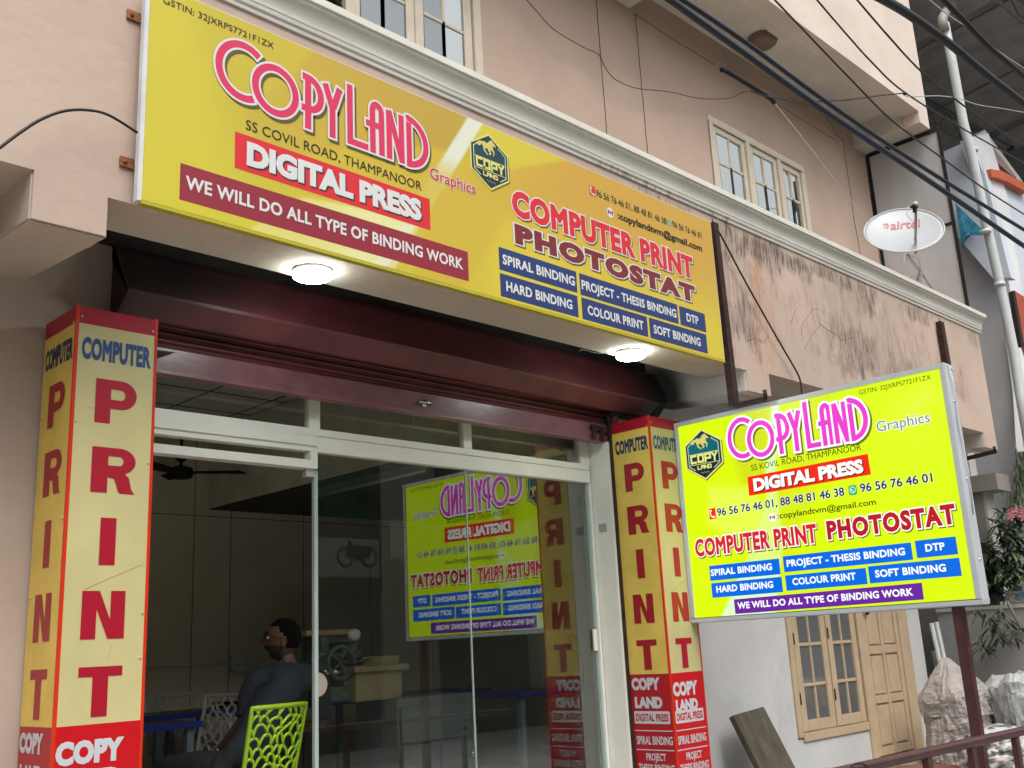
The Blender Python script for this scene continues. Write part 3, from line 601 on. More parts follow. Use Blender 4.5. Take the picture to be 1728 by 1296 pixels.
banner(sg, F, [(2.056, 3.625), (3.140, 3.624), (3.141, 3.792), (2.055, 3.795)], red)
lettering(sg, F, 'DIGITAL PRESS', 2.112, 3.084, 3.655, 0.113, 0.06, white, shadow=(0.007, -0.006, 0.012, dgr))
banner(sg, F, [(1.812, 3.411), (3.386, 3.411), (3.387, 3.570), (1.812, 3.571)], mar)
lettering(sg, F, 'WE WILL DO ALL TYPE OF BINDING WORK', 1.836, 3.350, 3.464, 0.059, 0.03, white, spacing=1.05)
emblem(sg, F, 3.5755, 4.132, 0.143, 0.166, False)
lettering(sg, F, 'COMPUTER PRINT', 3.728, 5.398, 3.868, 0.155, 0.055, red, outline=(0.04, white), shadow=(0.008, -0.008, 0.035, shd), spacing=1.08)
lettering(sg, F, 'PHOTOSTAT', 3.738, 5.392, 3.706, 0.116, 0.075, dred, outline=(0.05, white), shadow=(0.008, -0.008, 0.05, shd), spacing=1.22)
g = MB(); flat(g, F, [(4.398, 4.178), (4.446, 4.178), (4.446, 4.243), (4.398, 4.243)], red, 1)
stroke(g, F, bez((4.408, 4.234), (4.404, 4.20), (4.414, 4.188), (4.436, 4.186)), 0.007, white, 2); stroke(g, F, [(4.404, 4.234), (4.420, 4.226)], 0.010, white, 2.3); stroke(g, F, [(4.424, 4.196), (4.440, 4.184)], 0.010, white, 2.3)
flat(g, F, [(4.446, 4.172), (4.449, 4.172), (4.449, 4.249), (4.446, 4.249)], red, 1); g.build('phone_icon', sg)
lettering(sg, F, '96 56 76 46 01, 88 48 81 46 38', 4.455, 5.147, 4.188, 0.043, 0.016, black, outline=(0.02, ink('pale outline', (220, 205, 130))))
g = MB(); flat(g, F, [(5.155 + dx, 4.189 + dy) for dx, dy in ((0.006, 0), (0.042, 0), (0.048, 0.007), (0.048, 0.031), (0.042, 0.038), (0.006, 0.038), (0, 0.031), (0, 0.007))], ink('green', (20, 160, 96)), 1)
stroke(g, F, arc(5.180, 4.209, 0.015, 0.013, 0, 360, 16)[:-1], 0.003, white, 2, True); stroke(g, F, bez((5.173, 4.214), (5.172, 4.203), (5.186, 4.202)), 0.004, white, 2.3); g.build('chat_icon', sg)
lettering(sg, F, '96 56 76 46 01', 5.210, 5.535, 4.191, 0.043, 0.016, black, outline=(0.02, ink('pale outline', (220, 205, 130))))
def mailicon(parent, F, cu, cv, r, wm, rm, bm):
    g = MB(); flat(g, F, arc(cu, cv, r, r, 0, 345, 23), wm, 1)
    a = r * 0.6; stroke(g, F, [(cu - a, cv - a * .7), (cu - a, cv + a * .6)], r * .28, bm, 2); stroke(g, F, [(cu + a, cv - a * .7), (cu + a, cv + a * .6)], r * .28, bm, 2)
    stroke(g, F, [(cu - a, cv + a * .6), (cu, cv - a * .1), (cu + a, cv + a * .6)], r * .3, rm, 2.5); return g.build('mail_icon', parent)
mailicon(sg, F, 4.578, 4.115, 0.033, white, red, navy)
lettering(sg, F, ':copylandtvm@gmail.com', 4.646, 5.527, 4.094, 0.046, 0.028, black)
for nm, a, b, c, d, t0, t1 in (('SPIRAL BINDING', 3.610, 4.224, 3.527, 3.655, 3.634, 4.205), ('HARD BINDING', 3.610, 4.220, 3.380, 3.508, 3.652, 4.170), ('PROJECT - THESIS BINDING', 4.249, 5.181, 3.523, 3.653, 4.262, 5.162), ('COLOUR PRINT', 4.253, 4.853, 3.379, 3.508, 4.30, 4.81), ('DTP', 5.200, 5.480, 3.523, 3.650, 5.27, 5.40), ('SOFT BINDING', 4.873, 5.474, 3.378, 3.508, 4.91, 5.40)):
    banner(sg, F, [(a, c), (b, c), (b, d), (a, d)], navy); lettering(sg, F, nm, t0, t1, c + 0.036, 0.056, 0.034, white, spacing=1.05)
g = MB(); g.box(1.78, 5.60, 3.641, 3.697, 3.40, 4.34, M_black); g.build('backing', sg)
g = MB(); g.box(1.655, 5.665, S - 0.0015, S + 0.03, 3.350, 3.364, ink('yellow flex hem', (190, 178, 40))); g.build('bottom_hem', sg)
for x, z in ((1.603, 4.215), (1.603, 3.55)):
    g = MB(); g.box(x, 1.66, 3.688, 3.697, z - 0.02, z + 0.022, M_rusto); g.lathe((x + 0.018, 3.688, z), (0, -1, 0), [(0, 0), (0.009, 0), (0.009, 0.006), (0, 0.007)], M_rusto, 8); g.build('mounting_tab', sg)

# ------------------------------------------------------------------ the backlit sign that sticks out over the steps
XB = 5.87
lb = thing('lightbox_sign', (XB, 4.2, 1.70), 'backlit lime yellow sign box sticking out over the railing on a brown pole', 'lit sign')
Y0 = 4.195
F2 = Face((XB, Y0, 0), (0, -1, 0), (-1, 0, 0))                       # u runs from the wall end (0) to the street end (1.925)
U = lambda y: Y0 - y
g = MB()
for a, b, c, d in ((0, 1.925, 1.705, 1.734), (0, 1.925, 3.044, 3.075), (0, 0.030, 1.734, 3.044), (1.893, 1.925, 1.734, 3.044)): g.box(XB - 0.012, XB + 0.10, Y0 - b, Y0 - a, c, d, mat('grey aluminium profile', (0.56, 0.60, 0.63), 0.4, 0.1, 0.04))
g.build('frame', lb, bevel=0.004)
B(XB + 0.02, XB + 0.112, Y0 - 1.918, Y0 - 0.005, 1.71, 3.07, 'back_box', lb, mat('grey tin', (0.40, 0.42, 0.45), 0.4, 0.2, 0.06))
g = MB()
for z in (1.95, 2.4, 2.85): g.ball((XB + 0.05, Y0 - 1.927, z), 0.008, M_chrome, 6)
g.tube([(XB + 0.03, Y0 - 1.935, 3.06), (XB + 0.05, Y0 - 1.94, 2.9), (XB + 0.035, Y0 - 1.932, 2.7), (XB + 0.06, Y0 - 1.938, 2.45), (XB + 0.05, Y0 - 1.932, 2.2)], 0.004, mat('clear tape', (0.5, 0.52, 0.55), 0.2), 6); g.build('screws_and_tape', lb)
lime = litm('lime yellow', (216, 250, 0)); wht = litm('white', (250, 255, 250)); lred = litm('red', (238, 40, 14)); blue = litm('blue', (0, 104, 224)); pur = litm('purple', (106, 36, 158)); mag = litm('magenta', (232, 60, 204)); gry = litm('grey', (130, 130, 160)); nv = litm('navy', (24, 34, 100), 0.7); dkr = litm('dark red', (186, 20, 34)); crd = litm('crimson', (214, 30, 44)); dkt = litm('black', (30, 34, 10), 0.8); mos = litm('moss shadow', (120, 120, 30), 0.7)
B(XB + 0.0002, XB + 0.018, Y0 - 1.893, Y0 - 0.030, 1.734, 3.044, 'lit_face', lb, lime)
g = MB(); ry = litm('pale ray', (222, 255, 214)); ry2 = litm('pale yellow', (236, 252, 60)); dy = litm('deep yellow', (216, 226, 20))
def art2(u, v):
    y = Y0 - u; c = (218, 250, 0)
    c = mixc(c, (206, 216, 22), inpoly(y, v, [(3.78, 2.95), (3.60, 3.1), (3.40, 3.1), (3.52, 2.60), (3.70, 2.55)], 0.05) * 0.8)
    c = mixc(c, (214, 228, 20), inpoly(y, v, [(3.20, 3.1), (2.95, 3.1), (3.15, 2.5), (3.45, 1.95), (3.62, 1.95), (3.50, 2.4)], 0.05) * 0.7)
    c = mixc(c, (232, 250, 110), inpoly(y, v, [(4.0, 2.35), (3.96, 2.60), (3.66, 2.55), (3.54, 2.42), (3.62, 2.10)], 0.04) * 0.7)
    c = mixc(c, (226, 255, 70), inpoly(y, v, [(2.40, 3.0), (2.30, 2.9), (2.5, 2.75), (2.62, 2.85)], 0.12) * 0.9)
    c = mixc(c, (224, 255, 214), inpoly(y, v, [(3.404, 3.10), (3.352, 3.10), (3.45, 2.55), (3.44, 2.2), (3.56, 1.70), (3.985, 1.70), (3.68, 2.15), (3.53, 2.42), (3.52, 2.60)], 0.012) * (0.55 + 0.4 * sm(v, 2.1, 2.0) + 0.45 * sm(v, 2.3, 2.9)))
    return c
printed(lb, F2, 0.0305, 1.8925, 1.7345, 3.0435, 160, 120, art2, 'background_artwork', printmat('backlit printed artwork', True))
g.b.free()

lettering(lb, F2, 'GSTIN: 32JXRPS7721F1ZX', U(2.807), U(2.360), 2.994, 0.028, 0.0, dkt)
deco(lb, F2, lambda u, v: (U(3.780) + u * 0.842, 2.722 + v * 0.962), 0.031, 0.058, mag, wht, mos, (0.010, -0.012))
lettering(lb, F2, 'Graphics', U(2.728), U(2.402), 2.748, 0.062, 0.004, gry, outline=(0.045, wht))
lettering(lb, F2, 'SS KOVIL ROAD, THAMPANOOR', U(3.616), U(2.842), 2.650, 0.038, 0.0, dkt, skew=0.010)
banner(lb, F2, [(U(3.654), 2.490), (U(2.804), 2.502), (U(2.807), 2.628), (U(3.652), 2.614)], lred)
lettering(lb, F2, 'DIGITAL PRESS', U(3.612), U(2.846), 2.512, 0.084, 0.055, wht, shadow=(0.006, -0.006, 0.01, litm('shadow red', (110, 10, 20))), skew=0.010)
g = MB(); flat(g, F2, [(U(3.976), 2.374), (U(3.928), 2.375), (U(3.928), 2.447), (U(3.976), 2.446)], lred, 1)
flat(g, F2, [(U(3.927), 2.366), (U(3.924), 2.366), (U(3.924), 2.456), (U(3.927), 2.456)], lred, 1)
stroke(g, F2, bez((U(3.966), 2.436), (U(3.970), 2.400), (U(3.960), 2.386), (U(3.938), 2.384)), 0.007, wht, 2); stroke(g, F2, [(U(3.970), 2.436), (U(3.954), 2.428)], 0.010, wht, 2.3); stroke(g, F2, [(U(3.950), 2.394), (U(3.934), 2.383)], 0.010, wht, 2.3); g.build('phone_icon', lb)
lettering(lb, F2, '96 56 76 46 01, 88 48 81 46 38', U(3.912), U(2.988), 2.388, 0.052, 0.022, nv, outline=(0.03, wht), skew=0.014)
g = MB(); gu, gv = U(2.959), 2.396; flat(g, F2, [(gu + dx, gv + dy) for dx, dy in ((0.008, 0), (0.045, 0), (0.053, 0.010), (0.053, 0.050), (0.045, 0.060), (0.008, 0.060), (0, 0.050), (0, 0.010))], litm('green', (0, 172, 116)), 1)
stroke(g, F2, arc(gu + 0.027, gv + 0.031, 0.017, 0.019, 0, 360, 16)[:-1], 0.004, wht, 2, True); stroke(g, F2, bez((gu + 0.019, gv + 0.038), (gu + 0.018, gv + 0.024), (gu + 0.034, gv + 0.023)), 0.005, wht, 2.3); g.build('chat_icon', lb)
lettering(lb, F2, '96 56 76 46 01', U(2.884), U(2.440), 2.405, 0.052, 0.022, nv, outline=(0.03, wht))
mailicon(lb, F2, U(3.501), 2.330, 0.028, wht, lred, litm('mail blue', (60, 60, 150)))
lettering(lb, F2, ':copylandtvm@gmail.com', U(3.462), U(2.797), 2.317, 0.036, 0.012, dkt, skew=0.006)
lettering(lb, F2, 'COMPUTER PRINT', U(4.116), U(3.205), 2.137, 0.118, 0.045, crd, outline=(0.05, wht), shadow=(0.006, -0.008, 0.05, mos), spacing=1.08, skew=0.002)
lettering(lb, F2, 'PHOTOSTAT', U(3.134), U(2.341), 2.148, 0.114, 0.055, dkr, outline=(0.055, wht), shadow=(0.006, -0.008, 0.05, mos), spacing=1.15, skew=0.007)
for nm, a, b, c, d, t0, t1 in (('SPIRAL BINDING', 4.018, 3.487, 1.971, 2.069, 4.009, 3.543), ('HARD BINDING', 4.015, 3.483, 1.860, 1.955, 3.977, 3.548), ('PROJECT - THESIS BINDING', 3.459, 2.621, 1.980, 2.079, 3.436, 2.663), ('COLOUR PRINT', 3.458, 2.916, 1.865, 1.960, 3.410, 2.985), ('DTP', 2.597, 2.361, 1.986, 2.085, 2.541, 2.429), ('SOFT BINDING', 2.902, 2.359, 1.867, 1.967, 2.862, 2.441)):
    banner(lb, F2, [(U(a), c), (U(b), c), (U(b), d), (U(a), d)], blue); lettering(lb, F2, nm, U(t0), U(t1), c + 0.031, 0.043, 0.035, wht, spacing=1.05)
banner(lb, F2, [(U(3.850), 1.746), (U(2.592), 1.754), (U(2.591), 1.848), (U(3.851), 1.839)], pur)
lettering(lb, F2, 'WE WILL DO ALL TYPE OF BINDING WORK', U(3.828), U(2.648), 1.776, 0.042, 0.035, wht, spacing=1.05, skew=0.004)
emblem(lb, F2, U(3.975), 2.820, 0.152, 0.176, True)

# ------------------------------------------------------------------ pillar boards
PW, PD, PH = 0.353, 0.333, 3.10
py = mat('pale yellow board', srgb(196, 186, 134), 0.4, vary=0.06, scale=4); pys = mat('lightened yellow board', srgb(222, 192, 92), 0.4, vary=0.10, scale=5)  # front paler; side yellow lightened, the light on that face put into its colour
prd = ink('board crimson', (178, 22, 48)); pr2 = ink('board red', (208, 16, 28)); pbl = ink('board blue', (40, 78, 140)); pwh = ink('board white', (210, 214, 218)); prs = ink('board faded red', (172, 34, 44)); edge = mat('orange red edge strip', srgb(206, 48, 20), 0.35, vary=0.1)
M_screw = mat('zinc screw', (0.5, 0.5, 0.48), 0.35, 0.8, 0.1)
LETP = {'P': (.095, .275, 2.605, 2.795), 'R': (.093, .282, 2.311, 2.502), 'I': (.143, .210, 2.014, 2.207), 'N': (.083, .262, 1.720, 1.910), 'T': (.084, .262, 1.422, 1.613)}
def heavy(parent, F, ch, u0, u1, v0, v1, m, k=3):
    """heavy poster capitals as outlines"""
    N = 14; g = MB()
    T = lambda a, b: (u0 + a * (u1 - u0), v0 + b * (v1 - v0))
    def fl(pts): flat(g, F, [T(*p) for p in pts], m, k)
    def ring(cx, cy, rx, ry, ix, iy, x0, xi):
        o = [(cx + rx * math.cos(R(90 - 180 * i / N)), cy + ry * math.sin(R(90 - 180 * i / N))) for i in range(N + 1)]
        q = [(cx + ix * math.cos(R(90 - 180 * i / N)), cy + iy * math.sin(R(90 - 180 * i / N))) for i in range(N + 1)]
        o = [(x0, cy + ry)] + o + [(x0, cy - ry)]; q = [(xi, cy + iy)] + q + [(xi, cy - iy)]
        for i in range(len(o) - 1): fl([o[i], o[i + 1], q[i + 1], q[i]])
    if ch == 'I': fl([(0, 0), (1, 0), (1, 1), (0, 1)])
    if ch == 'T': fl([(0, .80), (1, .80), (1, 1), (0, 1)]); fl([(.32, 0), (.68, 0), (.68, .80), (.32, .80)])
    if ch == 'N': fl([(0, 0), (.34, 0), (.34, .62), (.34, 1), (0, 1)]); fl([(.34, .62), (.62, 0), (.66, 0), (.66, .40), (.40, 1), (.34, 1)]); fl([(.66, 0), (1, 0), (1, 1), (.66, 1), (.66, .40)])
    if ch in 'PR':
        cy, ry = (.67, .33) if ch == 'P' else (.71, .29)
        fl([(0, 0), (.37, 0), (.37, 1), (0, 1)]); ring(.62, cy, .38, ry, .10, ry * .36, .37, .37)
        if ch == 'R': fl([(.37, .42), (.42, .42), (.75, 0), (1, 0), (.95, .06), (.84, .44), (.62, .47), (.37, .47)]) if False else fl([(.37, .42), (.37, .34), (.52, .32), (.62, .04), (.66, 0), (1.0, 0), (.92, .10), (.86, .36), (.74, .45), (.62, .42)])
    return g.build('lettering', parent)
def pillar(loc, label, grp):
    t = thing('pillar_signboard', loc, label, 'pillar sign', grp); x, y, z = loc
    B(x + 0.003, x + PW - 0.003, y + 0.003, y + PD, 0.0, PH - 0.004, 'core', t, M_lowL)
    for i, F in enumerate((Face((x, y, 0), (1, 0, 0), (0, -1, 0)), Face((x, y + PD, 0), (0, -1, 0), (-1, 0, 0)))):
        wd = PW if i == 0 else PD; s = wd / PW
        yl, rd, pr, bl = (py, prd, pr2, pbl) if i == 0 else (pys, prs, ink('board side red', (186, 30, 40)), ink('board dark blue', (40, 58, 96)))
        g = MB()
        for a, b, mm in ((0, 1.395, pr), (1.395, 3.025, yl), (3.025, PH, prd)): g.prism([F.p(0.002, a, 2), F.p(wd - 0.002, a, 2), F.p(wd - 0.002, b, 2), F.p(0.002, b, 2)], -F.n * 0.0035, mm)
        g.build('face_board', t)
        lettering(t, F, 'COMPUTER', .027 * s, 0.333 * s, 2.872, 0.096, 0.05, bl, spacing=1.08, k=4)
        for ch, (a, b, c, d) in LETP.items(): heavy(t, F, ch, a * s, b * s, c, d, rd, k=4)
        lettering(t, F, 'COPY', .012 * s, (.282 if i == 0 else .262) * s, 1.250 if i == 0 else 1.294, 0.088 if i == 0 else 0.078, 0.07, pwh, k=4, spacing=1.06)
        lettering(t, F, 'LAND', .03 * s, .27 * s, 1.156 if i == 0 else 1.180, 0.072, 0.07, pwh, k=4)
        bb = banner(t, F, [(.022 * s, 1.084), (.32 * s, 1.084), (.324 * s, 1.09), (.324 * s, 1.155), (.32 * s, 1.162), (.022 * s, 1.162), (.017 * s, 1.155), (.017 * s, 1.09)], pwh, 3)
        lettering(t, F, 'DIGITAL PRESS', .032 * s, .312 * s, 1.100, 0.046, 0.03, pr, k=4.5)
        for zz in (1.038, 0.920, 0.760, 0.640): banner(t, F, [(.012 * s, zz), (.337 * s, zz), (.337 * s, zz + .006), (.012 * s, zz + .006)], pwh, 3, 'rule_line')
        lettering(t, F, 'SPIRAL BINDING', .022 * s, .330 * s, 0.955, 0.052, 0.025, pwh, k=4)
        lettering(t, F, 'PROJECT', .095 * s, .262 * s, 0.858, 0.044, 0.025, pwh, k=4)
        lettering(t, F, 'THESIS BINDING', .022 * s, .330 * s, 0.788, 0.048, 0.025, pwh, k=4)
    g = MB()
    for (ex, ey) in ((x - 0.0025, y - 0.0025), (x + PW - 0.006, y - 0.003)): g.box(ex, ex + 0.013, ey, ey + 0.013, 0.0, PH + 0.004, edge)
    g.build('edge_strip', t)
    g = MB()
    for u, zz in ((.02, 3.055), (.338, 3.045), (.338, 2.45), (.338, 1.82), (.335, 1.64), (.02, 2.6)): g.ball((x + u, y - 0.003, zz), (0.0055, 0.004, 0.0055), M_screw, 6)
    for u, zz in ((.02, 3.03), (.02, 2.2), (.31, 1.9), (.31, 2.66)): g.ball((x - 0.004, y + u, zz), (0.004, 0.0055, 0.0055), M_screw, 6)
    g.build('screws', t)
    g = MB(); FS = Face((x, y, 0), (1, 0, 0), (0, -1, 0)); sc_m = mat('scuff mark', srgb(168, 150, 98), 0.6, vary=0.2)
    for L_ in (((.09, 1.915), (.20, 1.965), (.33, 2.02)), ((.20, 1.63), (.205, 1.66), (.215, 1.70)), ((.06, 2.66), (.08, 2.664), (.09, 2.66)), ((.28, 2.10), (.30, 2.13))): stroke(g, FS, L_, 0.0022, sc_m, 3.4)
    g.build('scuff', t)
    return t
p1 = pillar((1.672, 4.2, 0), 'square yellow and red pillar board reading PRINT, left of the open door', 'yellow and red pillar signboards')
p2 = copy_tree(p1); p2.location = (5.583, 4.2, 0); OFF[p2.name] = Vector((5.583, 4.2, 0))
p2['label'] = 'square yellow and red pillar board between the glass shopfront and the backlit sign'
# ------------------------------------------------------------------ lamps and ironwork under the balcony
def ceiling_lamp(c, label):
    t = thing('ceiling_lamp', c, label, 'lamp', 'round lamps under the signboard')
    MB().lathe(c, (0, 0, -1), [(0, 0.0), (0.092, 0.0), (0.094, 0.003), (0.094, 0.010), (0.088, 0.012), (0, 0.012)], mat('white lamp rim', (0.7, 0.72, 0.72), 0.4), 40).build('base', t)
    MB().lathe(c, (0, 0, -1), [(0, 0.0125), (0.089, 0.0125), (0.093, 0.016), (0.092, 0.032), (0.082, 0.038), (0, 0.040)], mat('lit lamp cover', (0.8, 0.85, 0.85), 0.4, vary=0, emit=44.0, emitc=(0.84, 1.0, 0.97)), 40).build('lamp_cover', t)
    return t
l1 = ceiling_lamp((2.640, 3.885, 3.383), 'lit round white lamp under the balcony, nearer the left pillar board')
l2 = copy_tree(l1); l2.location = (5.035, 3.885, 3.383); OFF[l2.name] = Vector(l2.location)
l2['label'] = 'lit round white lamp under the right end of the yellow signboard'
def cable(name, px, ax, val, r, m, label, cat='cable', group=None, n=6, sub=6, parent=None):
    P = [at(x, y, ax, val) if not isinstance(val, (list, tuple)) else at(x, y, ax, val[i]) for i, (x, y) in enumerate(px)]
    Q = []
    for i in range(len(P) - 1):
        a, b, c, d = P[max(i - 1, 0)], P[i], P[i + 1], P[min(i + 2, len(P) - 1)]
        for k in range(sub):
            t = k / sub; Q.append(0.5 * ((2 * b) + (c - a) * t + (2 * a - 5 * b + 4 * c - d) * t * t + (3 * b - a - 3 * c + d) * t ** 3))
    Q.append(P[-1])
    o = MB().tube(Q, r, m, n).build(name, parent)
    if parent is None: tag(o, label, cat, group)
    return o
cable('lamp_wire', [(1045, 594), (1010, 596), (985, 590), (978, 592)], 1, 3.90, 0.0025, M_wirew, 'thin pale wire end beside the right round lamp', 'wire')
# iron posts with a foot bar
for k, (px, py, bx, by, ex, ey, x2, lab) in enumerate(((1204, 376, 1236, 684, 1292, 672, 0.028, 'rusty brown angle iron post at the right end of the yellow signboard'), (1587, 543, 1628, 775, 1679, 762, 0.03, 'rusty brown angle iron post near the far end of the balcony'))):
    a = at(px, py, 1, 3.655); b = at(bx, by, 1, 3.655); a.x = (a.x + b.x) / 2 - 0.02; b.x = a.x + 0.035
    if k == 0: a.x += 0.03; b.x += 0.02
    t = thing('iron_post', b, lab, 'iron post', 'rusty angle iron posts on the parapet')
    wd = 0.055 if k == 0 else 0.075
    g = MB(); g.prism([(a.x - wd / 2, 3.640, a.z), (a.x + wd / 2, 3.640, a.z), (b.x + wd / 2, 3.640, b.z), (b.x - wd / 2, 3.640, b.z)], (0, 0.006, 0), M_rust)
    for q in (-wd / 2, wd / 2 - 0.006): g.prism([(a.x + q, 3.646, a.z), (a.x + q + 0.006, 3.646, a.z), (b.x + q + 0.006, 3.646, b.z), (b.x + q, 3.646, b.z)], (0, 0.045, 0), M_rust)
    g.tube([(a.x - 0.01, 3.66, a.z), (a.x - 0.012, 3.66, a.z + 0.035)], 0.004, M_rust, 6); g.build('upright', t)
    e = at(ex, ey, 2, b.z); g = MB(); g.bar(b, e, 0.045, 0.02 if k == 0 else 0.03, M_rust); g.build('foot_bar', t)
    MB().tube([e, e + Vector((0.0, 0, 0.055 if k == 0 else 0.045))], 0.014, M_rust, 8).build('bolt', t)
cable('black_cable', [(1209, 386), (1218, 400), (1255, 470), (1310, 568), (1343, 625), (1351, 645), (1353, 668)], 1, 3.66, 0.0065, M_cable, 'black cable hanging down the stained parapet to the backlit sign')
cable('black_cable', [(-12, 257), (0, 249), (35, 223), (70, 201), (110, 187), (150, 186), (185, 195), (232, 224)], 1, 3.60, 0.006, M_cable, 'black cable looping over the bare wall into the left end of the signboard')

# ------------------------------------------------------------------ overhead cables
OG = 'overhead cables along the street'
cable('overhead_cable', [(1120, -8), (1248, 84), (1400, 193), (1560, 300), (1735, 420)], 1, 2.6, 0.019, M_cableb, 'thick blue black cable, lower one of the twin cables over the dish', 'cable', OG, 8)
cable('overhead_cable', [(1140, -8), (1256, 70), (1400, 176), (1560, 284), (1735, 392)], 1, 2.66, 0.015, M_cableb, 'thick blue black cable, upper one of the twin cables over the dish', 'cable', OG, 8)
cable('overhead_cable', [(1478, -8), (1530, 22), (1600, 72), (1660, 122), (1735, 180)], 1, 2.2, 0.029, M_cable, 'thickest black cable crossing in front of the white downpipe', 'cable', OG, 8)
cable('overhead_cable', [(1582, -10), (1620, 28), (1665, 75), (1700, 105), (1735, 134)], 1, 2.2, 0.022, M_cable, 'thick black cable at the top right under the metal roof', 'cable', OG, 8)
cable('overhead_cable', [(1300, -8), (1360, 55), (1430, 128), (1506, 204), (1593, 269), (1660, 318), (1735, 366)], 1, 3.0, 0.007, M_cable, 'thin black cable crossing the eave down to the blue panel', 'cable', OG)
cable('overhead_cable', [(1372, -8), (1420, 48), (1473, 107), (1528, 157), (1635, 223), (1735, 279)], 1, 3.0, 0.007, M_cable, 'thin black cable tied to the looping wire at the eave corner', 'cable', OG)
cable('overhead_cable', [(1438, -10), (1500, 62), (1554, 120), (1613, 168), (1670, 210), (1735, 250)], 1, 3.0, 0.008, M_cable, 'black cable crossing the cream parapet just above the tied pair', 'cable', OG)
cable('overhead_cable', [(1557, -10), (1600, 25), (1640, 52), (1690, 90), (1735, 120)], 1, 2.4, 0.004, M_wirew, 'thin grey wire running between the two thickest cables', 'cable', OG)
cable('drooping_wire', [(880, -10), (905, 18), (935, 50), (985, 80), (1010, 92), (1022, 115), (1040, 135), (1075, 149), (1130, 155), (1180, 166), (1230, 166), (1250, 157), (1268, 153)], 1, 4.45, 0.0032, M_cable, 'thin wavy wire hanging along the upper wall', 'wire')
cable('looping_wire', [(1268, 154), (1300, 164), (1360, 171), (1425, 169), (1480, 162), (1526, 157)], 1, 3.05, 0.0055, M_cable, 'dark wire from the cable sleeve to the tied cables', 'wire')
cable('looping_wire', [(1526, 157), (1534, 163), (1587, 162), (1620, 167), (1651, 177), (1690, 183), (1735, 191)], 1, 3.0, 0.0045, M_wirew, 'pale grey wire looping right from the tied cables', 'wire')
g = MB(); p = at(1527, 158, 1, 2.99); g.ball(p, (0.018, 0.018, 0.014), M_cable, 8); tag(g.build('cable_tie'), 'black knot where the looping wire meets the thin cable', 'cable tie')
cable('cable_sleeve', [(1218, 118), (1224, 119), (1262, 142), (1300, 166), (1307, 174)], 1, 3.6, [0.014, 0.022, 0.022, 0.022, 0.010] and 0.019, mat('black rubber sleeve', (0.012, 0.012, 0.013), 0.8), 'short thick black cable sleeve hanging before the upper wall', 'cable sleeve', None, 10)
cable('thin_wire', [(1070, 22), (1120, 56), (1165, 84), (1206, 109)], 1, 4.5, 0.0025, M_cable, 'thin straight wire at the top of the upper wall left of the sleeve', 'wire')
cable('thin_wire', [(1312, 176), (1350, 200), (1412, 238)], 1, 4.5, 0.0025, M_cable, 'thin straight wire right of the sleeve on the upper wall', 'wire')
cable('thin_wire', [(1330, 172), (1370, 180), (1400, 205), (1410, 225), (1422, 238)], 1, 4.5, 0.0025, M_cable, 'thin curved wire beside the eave beam', 'wire')
cable('dish_wire', [(1307, 174), (1360, 240), (1420, 318), (1466, 374)], 1, [3.6, 3.6, 3.6, 3.6], 0.0032, M_wirew, 'thin white wire running down to the satellite dish', 'wire')

# round lamp on the upper soffit
c = at(1292, 68, 2, 6.96); c.y += 0.03
t = thing('soffit_lamp', c, 'unlit brown round dome lamp under the upper eave', 'lamp')
MB().lathe((c.x, c.y, 6.994), (0, 0, -1), [(0, 0), (0.14, 0), (0.14, 0.02), (0, 0.02)], mat('dusty lamp base', (0.25, 0.18, 0.14), 0.7), 32).build('base', t)
MB().lathe((c.x, c.y, 6.973), (0, 0, -1), [(0.135, 0), (0.135, 0.012), (0.125, 0.035), (0.10, 0.055), (0.06, 0.065), (0, 0.07)], mat('dusty brown dome', (0.20, 0.13, 0.10), 0.45), 32).build('lamp_shade', t)

# ------------------------------------------------------------------ satellite dish
DY = 3.74
dc = at(1525, 388, 1, DY); tocam = (CAMP - dc).normalized()
rt = RX.copy(); up = (-RY).copy()
dn = (tocam * math.cos(R(50)) + up * math.sin(R(50)) + rt * 0.02).normalized()
major = (rt * math.cos(R(3)) - up * math.sin(R(3)) * 0.0); major = (major - dn * major.dot(dn)).normalized(); minor = dn.cross(major).normalized()
if minor.z < 0: minor = -minor
dep = (dc - CAMP).dot(RZ); ra = 63.5 / FPX * dep; rb = ra * 0.99
t = thing('satellite_dish', at(1553, 478, 1, 3.66), 'white oval satellite dish with red lettering standing on the balcony edge', 'satellite dish')
g = MB(); vs = []; nr, na = 10, 56
for side in (0, 1):
    for i in range(nr + 1):
        q = i / nr
        for j in range(na):
            a = 2 * math.pi * j / na; vs.append(dc + major * ra * q * math.cos(a) + minor * rb * q * math.sin(a) + dn * (0.05 * (q * q - 1) - 0.008 * side))
fs = []
for side in (0, 1):
    o = side * (nr + 1) * na
    for i in range(nr):
        for j in range(na): fs.append((o + i * na + j, o + i * na + (j + 1) % na, o + (i + 1) * na + (j + 1) % na, o + (i + 1) * na + j))
o = (nr + 1) * na; fs += [(nr * na + j, nr * na + (j + 1) % na, o + nr * na + (j + 1) % na, o + nr * na + j) for j in range(na)]
g.mesh(vs, fs, mat('grey white dish enamel', (0.41, 0.43, 0.45), 0.4, vary=0.04, spec=0.5), True)
g.tube([dc + major * ra * math.cos(2 * math.pi * j / 56) + minor * rb * math.sin(2 * math.pi * j / 56) for j in range(57)], 0.008, mat('grey dish rim', (0.5, 0.51, 0.52), 0.4), 6, False); g.build('reflector', t, weld=False)
